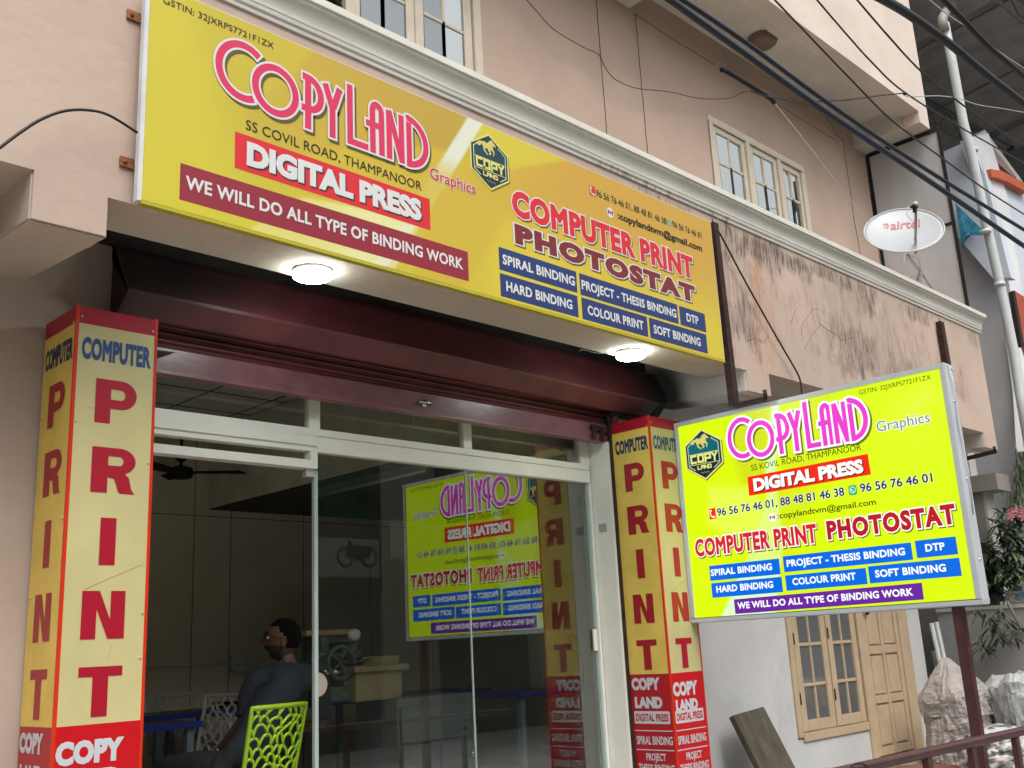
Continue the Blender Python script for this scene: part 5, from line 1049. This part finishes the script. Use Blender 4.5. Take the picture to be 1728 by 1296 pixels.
def chair(loc, rz, m, label, group=None):
    t = thing('lattice_chair', (0, 0, 0), label, 'chair', group)
    def bk(u, v):   # v 0 bottom .. 1 top
        w_ = 0.20 + 0.012 * v; x = (u * 2 - 1) * w_; return Vector((x, -0.19 - 0.085 * v - 0.03 * (1 - (2 * u - 1) ** 2), 0.45 + 0.40 * v))
    g = MB(); lattice(g, bk, m); edge_ = [bk(0, v / 10) for v in range(11)] + [bk(u / 8, 1) for u in range(1, 9)] + [bk(1, 1 - v / 10) for v in range(1, 11)]
    g.tube(edge_, 0.013, m, 8); g.tube([bk(u / 8, 0.0) for u in range(9)], 0.010, m, 8); g.build('backrest', t, weld=False)
    def st(u, v): return Vector(((u * 2 - 1) * (0.20 + 0.015 * v), -0.19 + 0.40 * v, 0.45 - 0.02 * math.sin(v * 3) - (0.03 * max(0, v - 0.85) / 0.15)))
    g = MB(); lattice(g, st, m, 6, 6); g.tube([st(0, v / 8) for v in range(9)] + [st(u / 8, 1) for u in range(1, 9)] + [st(1, 1 - v / 8) for v in range(1, 9)], 0.014, m, 8); g.build('seat', t, weld=False)
    for sx in (-1, 1):
        for sy in (-1, 1):
            g = MB(); g.tube([(sx * 0.185, sy * 0.18, 0.44), (sx * 0.205, sy * 0.21, 0.22), (sx * 0.225, sy * 0.235, 0.0)], [0.022, 0.018, 0.014], m, 8); g.build('leg', t)
    t.location = loc; t.rotation_euler = (0, 0, R(rz)); return t
M_lime = mat('lime green plastic', (0.33, 0.56, 0.015), 0.3, vary=0.04, spec=0.6); M_wp = mat('white plastic', (0.55, 0.54, 0.50), 0.4, vary=0.04)
MCH = (3.059, 5.195, FL)
mc = chair(MCH, 11, M_lime, 'lime green lattice plastic chair under the seated man', 'lattice plastic chairs'); mc.scale = (0.90, 1, 0.965); mc.location.x += 0.025
chair((3.66, 6.86, FL), 178, M_wp, 'white lattice chair with its back showing above the left table', 'lattice plastic chairs')
chair((3.30, 6.20, FL), 97, M_wp, 'white lattice chair pushed under the long table left of the man', 'lattice plastic chairs')
cw = at(815, 1130, 2, 1.40)
chair((cw.x - 0.05, cw.y + 0.29, FL), -12, M_wp, 'white lattice chair behind the right glass pane', 'lattice plastic chairs')
# ceiling fan
c = at(305, 797, 2, 3.02); c.z = 3.02
t = thing('ceiling_fan', (c.x, c.y, 3.44), 'black three blade ceiling fan inside the shop', 'fan')
g = MB(); g.lathe((c.x, c.y, 2.97), (0, 0, 1), [(0, 0), (0.08, 0.005), (0.10, 0.04), (0.085, 0.08), (0.03, 0.10), (0, 0.10)], M_black, 20); g.build('motor', t)
g = MB(); g.tube([(c.x, c.y, 3.06), (c.x, c.y, 3.44)], 0.012, M_black, 8); g.lathe((c.x, c.y, 3.10), (0, 0, 1), [(0.02, 0), (0.05, 0.03), (0.02, 0.10)], M_black, 12); g.build('rod', t)
for k in range(3):
    a = R(-32 + 120 * k); u_ = Vector((math.cos(a), math.sin(a), 0)); v_ = Vector((-math.sin(a), math.cos(a), 0.40)); o_ = Vector((c.x, c.y, 3.015))
    g = MB(); g.prism([o_ + u_ * 0.09 - v_ * 0.03, o_ + u_ * 0.56 - v_ * 0.055, o_ + u_ * 0.58 + v_ * 0.05, o_ + u_ * 0.09 + v_ * 0.03], (0, 0, 0.006), M_black); g.build('blade', t)
# tube light
t = thing('tube_light', (4.28, 6.0, 2.76), 'unlit grey tube light fixed under the loft edge', 'tube light')
B(4.25, 4.29, 5.0, 6.25, 2.755, 2.788, 'housing', t, mat('grey fitting', (0.3, 0.3, 0.29), 0.5)); MB().tube([(4.27, 5.03, 2.74), (4.27, 6.22, 2.74)], 0.014, mat('unlit tube', (0.45, 0.45, 0.43), 0.3), 10).build('tube', t)
# sockets on the back wall
for k, (x, lab) in enumerate(((3.28, 'white wall socket near the left pillar board'), (4.395, 'white wall socket left of the man'))):
    t = thing('wall_socket', (x, 7.49, 1.6), lab, 'socket', 'white wall sockets'); B(x - 0.08, x + 0.08, 7.45, 7.494, 1.54, 1.66, 'plate', t, M_wp, 0.004)
    g = MB()
    for dx, dz in ((-.035, .02), (-.05, -.015), (-.02, -.015), (.04, .02), (.025, -.015), (.055, -.015)): g.box(x + dx - .005, x + dx + .005, 7.447, 7.4495, 1.6 + dz - .005, 1.6 + dz + .005, M_black)
    g.build('holes', t)
o = MB().tube([(3.37, 7.485, 1.605), (3.8, 7.485, 1.60), (4.31, 7.485, 1.60)], 0.006, M_wp, 6).build('wall_conduit'); tag(o, 'thin pale conduit joining the two wall sockets', 'conduit')
# cabinet, printing press, carton
t = thing('cabinet', (4.78, 5.85, FL), 'dark grey metal cabinet under the carton inside the shop', 'cabinet')
B(4.42, 5.12, 5.55, 6.0, FL, 1.32, 'body', t, M_dark, 0.004); B(4.44, 4.76, 5.535, 5.548, 0.6, 1.0, 'door', t, M_dark); B(4.78, 5.10, 5.535, 5.548, 0.6, 1.0, 'door', t, M_dark); B(4.44, 5.10, 5.53, 5.548, 1.04, 1.26, 'drawer', t, M_dark)
g = MB(); g.lathe((5.05, 5.533, 0.92), (0, -1, 0), [(0, 0), (0.02, 0), (0.02, 0.02), (0, 0.025)], M_chrome, 12); g.box(4.98, 5.0, 5.525, 5.533, 1.08, 1.1, M_chrome); g.build('handle', t)
t = thing('foam_carton', (4.92, 5.75, 1.32), 'yellowish carton with a wide lid on the grey cabinet', 'carton'); M_ct = mat('yellowish carton', (0.27, 0.21, 0.115), 0.7, vary=0.15)
p = at(655, 1125, 1, 5.62)
B(p.x - 0.28, p.x + 0.10, 5.60, 5.95, 1.321, 1.50, 'body', t, M_ct, 0.004); B(p.x - 0.31, p.x + 0.14, 5.57, 5.98, 1.501, 1.54, 'lid', t, M_ct, 0.004)
t = thing('printing_press', (4.25, 6.0, 1.3), 'dark green hand press with a flywheel left of the carton', 'press'); M_gp = mat('dark green cast iron', (0.09, 0.12, 0.10), 0.45, 0.2, 0.3, 20); q = at(565, 1130, 1, 5.75)
g = MB(); g.box(q.x - 0.22, q.x + 0.20, 5.65, 5.95, 1.33, 1.42, M_gp); g.box(q.x - 0.16, q.x - 0.10, 5.68, 5.9, 1.42, 1.74, M_gp); g.box(q.x + 0.06, q.x + 0.13, 5.68, 5.9, 1.42, 1.70, M_gp); g.box(q.x + 0.0, q.x + 0.24, 5.66, 5.86, 1.42, 1.55, M_dark); g.build('base', t, bevel=0.006)
g = MB(); g.box(q.x - 0.28, q.x + 0.14, 5.66, 5.80, 1.745, 1.775, mat('wooden press bar', (0.30, 0.20, 0.10), 0.6)); g.build('wooden_bar', t)
MB().ball((q.x + 0.075, 5.64, 1.74), (0.05, 0.03, 0.038), M_wp, 10).build('knob', t)
g = MB(); g.tube([(q.x - 0.03 + 0.10 * math.cos(a / 12 * math.pi), 5.64, 1.57 + 0.10 * math.sin(a / 12 * math.pi)) for a in range(25)], 0.014, M_gp, 8)
for a in range(5): g.tube([(q.x - 0.03, 5.64, 1.57), (q.x - 0.03 + 0.10 * math.cos(a * 1.2566), 5.64, 1.57 + 0.10 * math.sin(a * 1.2566))], 0.008, M_gp, 6)
g.tube([(q.x - 0.18, 5.7, 1.62), (q.x + 0.16, 5.7, 1.62)], 0.03, M_gp, 12); g.tube([(q.x - 0.18, 5.68, 1.52), (q.x + 0.12, 5.68, 1.50)], 0.02, M_chrome, 10); g.build('flywheel', t)
MB().poly([(q.x + 0.02, 5.6, 1.56), (q.x + 0.20, 5.6, 1.60), (q.x + 0.26, 5.75, 1.56), (q.x + 0.06, 5.78, 1.55)], M_wp).build('paper_tray', t)
# small things on the tables
MPP = mat('dull paper stack', (0.30, 0.29, 0.26), 0.7, vary=0.15, scale=30)
def loose(name, lab, cat, pts, h, m, grp=None):
    g = MB()
    for k in range(6): g.prism([Vector((x + 0.006 * noise.noise(Vector((k, x * 9, 1))), y + 0.006 * noise.noise(Vector((k, y * 9, 5))), z + h * k / 6)) for x, y, z in pts], (0, 0, h / 6 - 0.0006), m)
    return tag(g.build(name), lab, cat, grp)
p = at(600, 1172, 2, 1.305); loose('paper_stack', 'low stack of dull paper on the long table in front of the carton', 'paper', [(p.x - 0.16, 6.60, 1.301), (p.x + 0.12, 6.62, 1.301), (p.x + 0.10, 6.84, 1.301), (p.x - 0.18, 6.82, 1.301)], 0.05, MPP)
loose('dark_tray', 'flat dark tray on the long table behind the lattice chair', 'tray', [(3.90, 6.78, 1.301), (4.45, 6.78, 1.301), (4.45, 7.0, 1.301), (3.90, 7.0, 1.301)], 0.035, M_black)
q2 = at(632, 1096, 1, 5.75); loose('folder_stack', 'slanting stack of yellowish folders on the carton lid', 'folders', [(q2.x - 0.16, 5.66, 1.542), (q2.x + 0.10, 5.62, 1.542), (q2.x + 0.12, 5.86, 1.542), (q2.x - 0.14, 5.90, 1.542)], 0.055, M_ct)
q3 = at(545, 1085, 1, 6.9); t = thing('grey_machine', (q3.x, 6.85, 1.301), 'grey machine with two drawers on the long table behind the man', 'machine')
B(q3.x - 0.22, q3.x + 0.20, 6.70, 7.03, 1.301, 1.74, 'body', t, mat('grey machine shell', (0.26, 0.28, 0.28), 0.5, vary=0.08), 0.01)
g = MB(); g.box(q3.x - 0.20, q3.x + 0.18, 6.692, 6.699, 1.34, 1.50, M_dark); g.build('drawer', t); g = MB(); g.box(q3.x - 0.20, q3.x + 0.18, 6.692, 6.699, 1.53, 1.69, M_dark); g.build('drawer', t)
# computer case
p = at(952, 1108, 1, 5.5)
t = thing('computer_case', (p.x, 5.5, 1.305), 'beige computer case seen from its back with a round fan grille', 'computer'); M_bg = mat('beige steel case', (0.36, 0.35, 0.30), 0.5, vary=0.06)
B(p.x - 0.085, p.x + 0.085, 5.42, 5.80, 1.30, 1.72, 'case', t, M_bg, 0.004)
g = MB()
for rr in (0.045, 0.032, 0.018): g.tube([(p.x + 0.02 + rr * math.cos(a * .3927), 5.417, 1.64 + rr * math.sin(a * .3927)) for a in range(17)], 0.003, M_black, 5)
g.build('fan_grille', t); g = MB(); g.box(p.x - 0.065, p.x - 0.02, 5.415, 5.419, 1.59, 1.615, M_black); g.box(p.x - 0.06, p.x + 0.06, 5.416, 5.419, 1.36, 1.40, M_dark); g.build('ports', t)
g = MB(); g.tube([(p.x - 0.04, 5.41, 1.60), (p.x + 0.0, 5.33, 1.52), (p.x + 0.06, 5.36, 1.46), (p.x + 0.08, 5.40, 1.31)], 0.006, M_black, 6); g.build('power_cord', t)

# ------------------------------------------------------------------ the seated man
M_skin = mat('brown skin', (0.125, 0.058, 0.036), 0.5, vary=0.08, scale=14, spec=0.4); M_shirt = mat('dark blue grey shirt', (0.022, 0.026, 0.034), 0.85, vary=0.12, scale=10, bump=0.3, bscale=25); M_trou = mat('dark trousers', (0.022, 0.022, 0.026), 0.85, vary=0.1); M_hair = mat('black hair', (0.006, 0.005, 0.005), 0.95, vary=0.3, scale=60, bump=0.6, bscale=160, spec=0.1)
def skin(name, J, E_, m, parent, sub=2, root=0):
    me = bpy.data.meshes.new(name); names = list(J); me.from_pydata([J[k][0] for k in names], [(names.index(a), names.index(b)) for a, b in E_], [])
    o = bpy.data.objects.new('tmp', me); col.objects.link(o)
    md = o.modifiers.new('s', 'SKIN'); md.use_smooth_shade = True; md.branch_smoothing = 0.6
    for i, k in enumerate(names):
        r = J[k][1]; r = r if isinstance(r, tuple) else (r, r); me.skin_vertices[0].data[i].radius = r; me.skin_vertices[0].data[i].use_root = (i == root)
    ss = o.modifiers.new('u', 'SUBSURF'); ss.levels = sub; ss.render_levels = sub
    dg = bpy.context.evaluated_depsgraph_get(); m2 = bpy.data.meshes.new_from_object(o.evaluated_get(dg)); bpy.data.objects.remove(o); bpy.data.meshes.remove(me)
    m2.materials.clear(); m2.materials.append(m); m2.name = name
    for p_ in m2.polygons: p_.use_smooth = True
    return link(name, m2, parent)
pv = Vector((3.13, 5.24, FL + 0.52))
V = lambda x, y, z: Vector((x, y, z))
HC = at(478, 1079, 1, 5.33)                      # head centre
nk = HC + V(0.035, 0.0, -0.118); sL = nk + V(-0.19, 0.04, -0.10); sR = nk + V(0.165, -0.06, -0.105)
eL = at(408, 1222, 1, 5.42); hLp = at(366, 1272, 1, 5.62); eR = sR + V(0.06, 0.04, -0.27)
man = thing('person', pv, 'man in dark shirt and glasses on the green chair, looking up left', 'person')
ch = (nk + pv) / 2 + V(0, -0.015, 0.02)
J = {'pel': (pv, (0.15, 0.11)), 'waist': (pv + (ch - pv) * 0.5, (0.135, 0.10)), 'ch': (ch + V(0, 0, 0.05), (0.158, 0.105)), 'ub': (nk + V(-0.005, -0.01, -0.105), (0.120, 0.078)), 'nk': (nk + V(0, 0, -0.01), 0.052), 'hb': (HC + V(0.012, 0, -0.06), 0.058),
     'sL': (sL, 0.060), 'aL': (sL.lerp(eL, 0.5), 0.049), 'eL': (eL, 0.038), 'fL': (eL.lerp(hLp, 0.5), 0.034), 'wL': (hLp, 0.024), 'pL': (hLp + V(-0.035, 0.045, -0.012), (0.034, 0.016)),
     'sR': (sR, 0.060), 'aR': (sR.lerp(eR, 0.5), 0.049), 'eR': (eR, 0.038), 'fR': (eR + V(-0.05, 0.13, -0.01), 0.033), 'wR': (eR + V(-0.10, 0.24, 0.0), 0.024), 'pR': (eR + V(-0.12, 0.29, 0.0), (0.034, 0.016)),
     'hiL': (pv + V(-0.10, 0.05, -0.02), 0.085), 'kL': (pv + V(-0.26, 0.44, 0.0), 0.062), 'anL': (V(pv.x - 0.26, pv.y + 0.46, FL + 0.09), 0.04), 'toL': (V(pv.x - 0.30, pv.y + 0.62, FL + 0.035), 0.034),
     'hiR': (pv + V(0.10, 0.06, -0.02), 0.085), 'kR': (pv + V(0.08, 0.48, 0.0), 0.062), 'anR': (V(pv.x + 0.08, pv.y + 0.48, FL + 0.09), 0.04), 'toR': (V(pv.x + 0.06, pv.y + 0.64, FL + 0.035), 0.034)}
Ed = [('pel', 'waist'), ('waist', 'ch'), ('ch', 'ub'), ('ub', 'nk'), ('nk', 'hb'), ('ub', 'sL'), ('sL', 'aL'), ('aL', 'eL'), ('eL', 'fL'), ('fL', 'wL'), ('wL', 'pL'), ('ub', 'sR'), ('sR', 'aR'), ('aR', 'eR'), ('eR', 'fR'), ('fR', 'wR'), ('wR', 'pR'), ('pel', 'hiL'), ('hiL', 'kL'), ('kL', 'anL'), ('anL', 'toL'), ('pel', 'hiR'), ('hiR', 'kR'), ('kR', 'anR'), ('anR', 'toR')]
for s_ in 'LR':
    w0, p0 = J['w' + s_][0], J['p' + s_][0]; f = (p0 - w0).normalized(); sd_ = f.cross(V(0, 0, 1)).normalized()
    for i, (o1, ln) in enumerate(((-0.026, 0.060), (-0.009, 0.070), (0.009, 0.066), (0.026, 0.052))):
        b0 = p0 + sd_ * o1 + f * 0.025; J[f'f{s_}{i}a'] = (b0, 0.0095); J[f'f{s_}{i}b'] = (b0 + f * ln * 0.5 + V(0, 0, -0.008), 0.0085); J[f'f{s_}{i}c'] = (b0 + f * ln * 0.85 + V(0, 0, -0.03), 0.007); Ed += [('p' + s_, f'f{s_}{i}a'), (f'f{s_}{i}a', f'f{s_}{i}b'), (f'f{s_}{i}b', f'f{s_}{i}c')]
    tb_ = w0.lerp(p0, 0.6) + sd_ * (0.038 if s_ == 'L' else -0.038); J[f't{s_}a'] = (tb_, 0.011); J[f't{s_}b'] = (tb_ + f * 0.04 + V(0, 0, -0.01), 0.009); Ed += [('w' + s_, f't{s_}a'), (f't{s_}a', f't{s_}b')]
body = skin('body', J, Ed, M_skin, man)
bv = [v.co + OFF[body.name] for v in body.data.vertices]; bn = [v.normal.copy() for v in body.data.vertices]; bf = [tuple(p.vertices) for p in body.data.polygons]
def bone(p):
    best = (9, None, 0)
    for a, b in Ed:
        A_, B_ = J[a][0], J[b][0]; d_ = B_ - A_; t_ = min(1, max(0, (p - A_).dot(d_) / d_.length_squared)); r_ = J[a][1]; r_ = (r_[0] + r_[1]) / 2 if isinstance(r_, tuple) else r_
        q_ = (p - A_ - d_ * t_).length / (r_ + 0.03)
        if q_ < best[0]: best = (q_, (a, b), t_)
    return best[1], best[2]
bb_ = [bone(p) for p in bv]
def garment(name, ok, ext, m, seed):
    g = MB(); use = {}; fs = []
    for f in bf:
        if all(ok(*bb_[i], bv[i]) for i in f):
            fs.append([use.setdefault(i, len(use)) for i in f])
    vs = []
    for i in use:
        p = bv[i]; fold = noise.noise(Vector((p.x * 7 + seed, p.y * 7, p.z * 4 + p.x * 7))) * 0.010 + (0.5 - abs(noise.noise(Vector((p.x * 11, p.y * 11 + seed, p.z * 19 + p.x * 9)))) * 2) * 0.006
        vs.append(p + bn[i] * (ext + fold))
    inner = [bv[i] + bn[i] * 0.004 for i in use]; n0 = len(vs)
    cnt = {}
    for f in fs:
        for a, b in zip(f, f[1:] + f[:1]): cnt[(min(a, b), max(a, b))] = cnt.get((min(a, b), max(a, b)), 0) + 1
    rim = [(a, b, b + n0, a + n0) for (a, b), c_ in cnt.items() if c_ == 1]
    g.mesh(vs + inner, fs + rim, m, True); return g.build(name, man)
top = {('pel', 'waist'), ('waist', 'ch'), ('ch', 'ub'), ('ub', 'sL'), ('sL', 'aL'), ('ub', 'sR'), ('sR', 'aR')}
garment('shirt', lambda b, t, p: b in top or (b in (('aL', 'eL'), ('aR', 'eR')) and t < 0.75) or (b == ('ub', 'nk') and t < 0.80) or (b in (('pel', 'hiL'), ('pel', 'hiR')) and p.z > pv.z - 0.06), 0.020, M_shirt, 3.0)
garment('trousers', lambda b, t, p: b in {('pel', 'hiL'), ('hiL', 'kL'), ('kL', 'anL'), ('pel', 'hiR'), ('hiR', 'kR'), ('kR', 'anR')} or (b == ('pel', 'waist') and t < 0.2), 0.014, M_trou, 8.0)
# head joined to the body mesh
fw = Vector((-0.80, 0.57, 0.10)).normalized(); sd3 = fw.cross(V(0, 0, 1)).normalized(); u3 = sd3.cross(fw).normalized()
def hpt(a, b, c_): return HC + fw * a + sd3 * b + u3 * c_     # forward, to his right-hand side, up
def G(x, s): return math.exp(-(x / s) ** 2)
def headfn(q, v):
    a, b, c_ = v.x, v.y, v.z
    rx = 0.098 if a > 0 else 0.100; x = a * rx; y = b * 0.076; z = c_ * 0.118
    if c_ < 0: x *= 1 - 0.10 * (-c_) ; y *= 1 - 0.30 * (-c_) ** 1.5
    if c_ < -0.2 and a < 0: x *= 1 + 0.55 * (c_ + 0.2)
    if a > 0.4:
        x += 0.030 * G(b, 0.16) * G(c_ + 0.22, 0.16) + 0.014 * G(b, 0.12) * G(c_ + 0.02, 0.2)     # nose
        x += 0.009 * G(c_ - 0.22, 0.10) * G(b, 0.6) - 0.010 * (G(b - 0.38, 0.16) + G(b + 0.38, 0.16)) * G(c_ - 0.05, 0.12)   # brow, sockets
        x += 0.010 * G(b, 0.25) * G(c_ + 0.50, 0.10) + 0.012 * G(b, 0.3) * G(c_ + 0.82, 0.14) - 0.006 * G(b, 0.3) * G(c_ + 0.56, 0.03)   # lips, chin
    return fw * x + sd3 * y + u3 * z
g = MB(); g.b.from_mesh(body.data); 
for v in g.b.verts: v.co += OFF[body.name]
g.mats = [M_skin]; g.ball(HC, 1, M_skin, 28, headfn)
for s_ in (-1, 1): g.ball(hpt(-0.008, s_ * 0.076, -0.012), 1, M_skin, 8, lambda q, v: fw * v.x * 0.018 + sd3 * v.y * 0.010 + u3 * v.z * 0.032)
old = body.data; me = bpy.data.meshes.new('body'); bmesh.ops.recalc_face_normals(g.b, faces=g.b.faces); g.b.to_mesh(me); g.b.free(); me.materials.append(M_skin); me.transform(Matrix.Translation(-OFF[body.name])); body.data = me
def shell(q, v, pred, ext): return headfn(q, v)
def part_head(name, keep, ext, m):
    g = MB(); g.ball(HC, 1, m, 40, lambda q, v: headfn(q, v) * (ext + 0.02 * noise.noise(v * 9)))
    bad = []
    for f in g.b.faces:
        c_ = f.calc_center_median() - HC; a, b, d = c_.dot(fw) / 0.098, c_.dot(sd3) / 0.076, c_.dot(u3) / 0.118
        if not keep(a, b, d): bad.append(f)
    bmesh.ops.delete(g.b, geom=bad, context='FACES'); return g.build(name, man)
part_head('hair', lambda a, b, d: (d > 0.62 and a > 0) or (a <= 0.25 and d > 0.30 - 0.2 * (a < 0) ) or (a < -0.22 and d > -0.42), 1.04, M_hair)
part_head('beard', lambda a, b, d: (a > 0.02 and d < -0.50 and abs(b) > 0.0) or (a > -0.05 and d < -0.35 and abs(b) > 0.45), 1.018, mat('trimmed beard', (0.03, 0.02, 0.017), 0.7, vary=0.3, scale=90))
part_head('moustache', lambda a, b, d: a > 0.6 and -0.50 < d < -0.36 and abs(b) < 0.42, 1.03, M_hair)
g = MB()
for s_ in (-1, 1):
    c_ = hpt(0.106, s_ * 0.034, 0.008); g.tube([c_ + sd3 * 0.026 * math.cos(k * .3927) + u3 * 0.019 * math.sin(k * .3927) for k in range(17)], 0.0022, M_black, 6)
    g.tube([hpt(0.106, s_ * 0.060, 0.014), hpt(0.06, s_ * 0.079, 0.012), hpt(-0.01, s_ * 0.084, 0.006), hpt(-0.03, s_ * 0.082, -0.01)], 0.0022, M_black, 6)
g.tube([hpt(0.108, -0.010, 0.012), hpt(0.112, 0, 0.016), hpt(0.108, 0.010, 0.012)], 0.002, M_black, 6); g.build('glasses', man)
g = MB()
for s_ in (-1, 1): g.tube([hpt(0.098, s_ * 0.014, 0.030), hpt(0.100, s_ * 0.035, 0.036), hpt(0.088, s_ * 0.054, 0.030)], 0.0045, M_hair, 6)
g.build('eyebrows', man)
g = MB()
for s_ in (-1, 1): g.ball(hpt(0.083, s_ * 0.031, 0.006), 0.011, mat('eye white', (0.5, 0.48, 0.45), 0.2, vary=0), 8); g.ball(hpt(0.0915, s_ * 0.031, 0.007), 0.0045, M_black, 6)
g.build('eyes', man)
g = MB(); d = (hLp - eL).normalized(); g.tube([hLp - d * 0.045, hLp - d * 0.025], 0.032, M_chrome, 12); g.build('wristwatch', man)

# ------------------------------------------------------------------ the other side of the street (seen only in the glass)
ob = thing('opposite_building', (8, -6.2, 0), 'dark shop building across the street, seen mirrored in the glass', 'building')
YO = -6.0
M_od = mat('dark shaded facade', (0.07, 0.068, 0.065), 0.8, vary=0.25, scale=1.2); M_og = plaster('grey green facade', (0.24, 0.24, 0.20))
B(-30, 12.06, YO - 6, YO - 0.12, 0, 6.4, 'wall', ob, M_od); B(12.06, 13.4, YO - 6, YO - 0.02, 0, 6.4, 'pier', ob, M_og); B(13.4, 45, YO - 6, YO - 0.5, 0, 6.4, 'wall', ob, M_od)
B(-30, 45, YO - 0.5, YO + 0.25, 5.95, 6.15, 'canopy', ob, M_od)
bn = thing('shop_banner', (10.4, YO, 3), 'dark green and white motorcycle repair banner across the street, mirrored in the glass', 'banner')
FO = Face((13, YO - 0.03, 0), (-1, 0, 0), (0, 1, 0)); UO = lambda x: 13 - x
B(8.2, 12.04, YO - 0.10, YO - 0.03, 2.7, 5.05, 'board', bn, mat('deep green banner', (0.012, 0.045, 0.016), 0.5))
g = MB(); flat(g, FO, [(UO(12.0), 3.0), (UO(8.2), 3.0), (UO(8.2), 3.7), (UO(12.0), 3.7)], mat('grey white banner band', (0.20, 0.21, 0.22), 0.5), 1); flat(g, FO, [(UO(12.0), 3.7), (UO(8.2), 3.7), (UO(8.2), 3.98), (UO(12.0), 3.98)], M_black, 1.2); g.build('bands', bn)
g = MB()
for cx, cz, s_ in ((11.5, 3.42, 0.30), (11.65, 4.45, 0.22), (10.4, 4.3, 0.24)):
    for dx in (-0.9, 0.9): stroke(g, FO, arc(UO(cx) + dx * s_, cz - 0.2 * s_, 0.55 * s_, 0.55 * s_, 0, 360, 24)[:-1], 0.2 * s_, M_black, 3, True)
    flat(g, FO, [(UO(cx) + a * s_, cz + b * s_) for a, b in ((-0.9, -0.2), (0.1, -0.4), (0.9, -0.2), (0.7, 0.7), (0.4, 0.9), (0.3, 0.5), (-0.2, 0.55), (-0.9, 0.45), (-1.1, 0.3))], M_black, 3.5)
g.build('motorcycle_picture', bn)
o = B(12.25, 12.65, YO - 0.015, YO - 0.005, 3.35, 4.1, 'wall_poster', None, mat('pale paper', (0.4, 0.4, 0.36), 0.6)); tag(o, 'pale paper poster on the pier across the street, mirrored in the glass', 'poster')
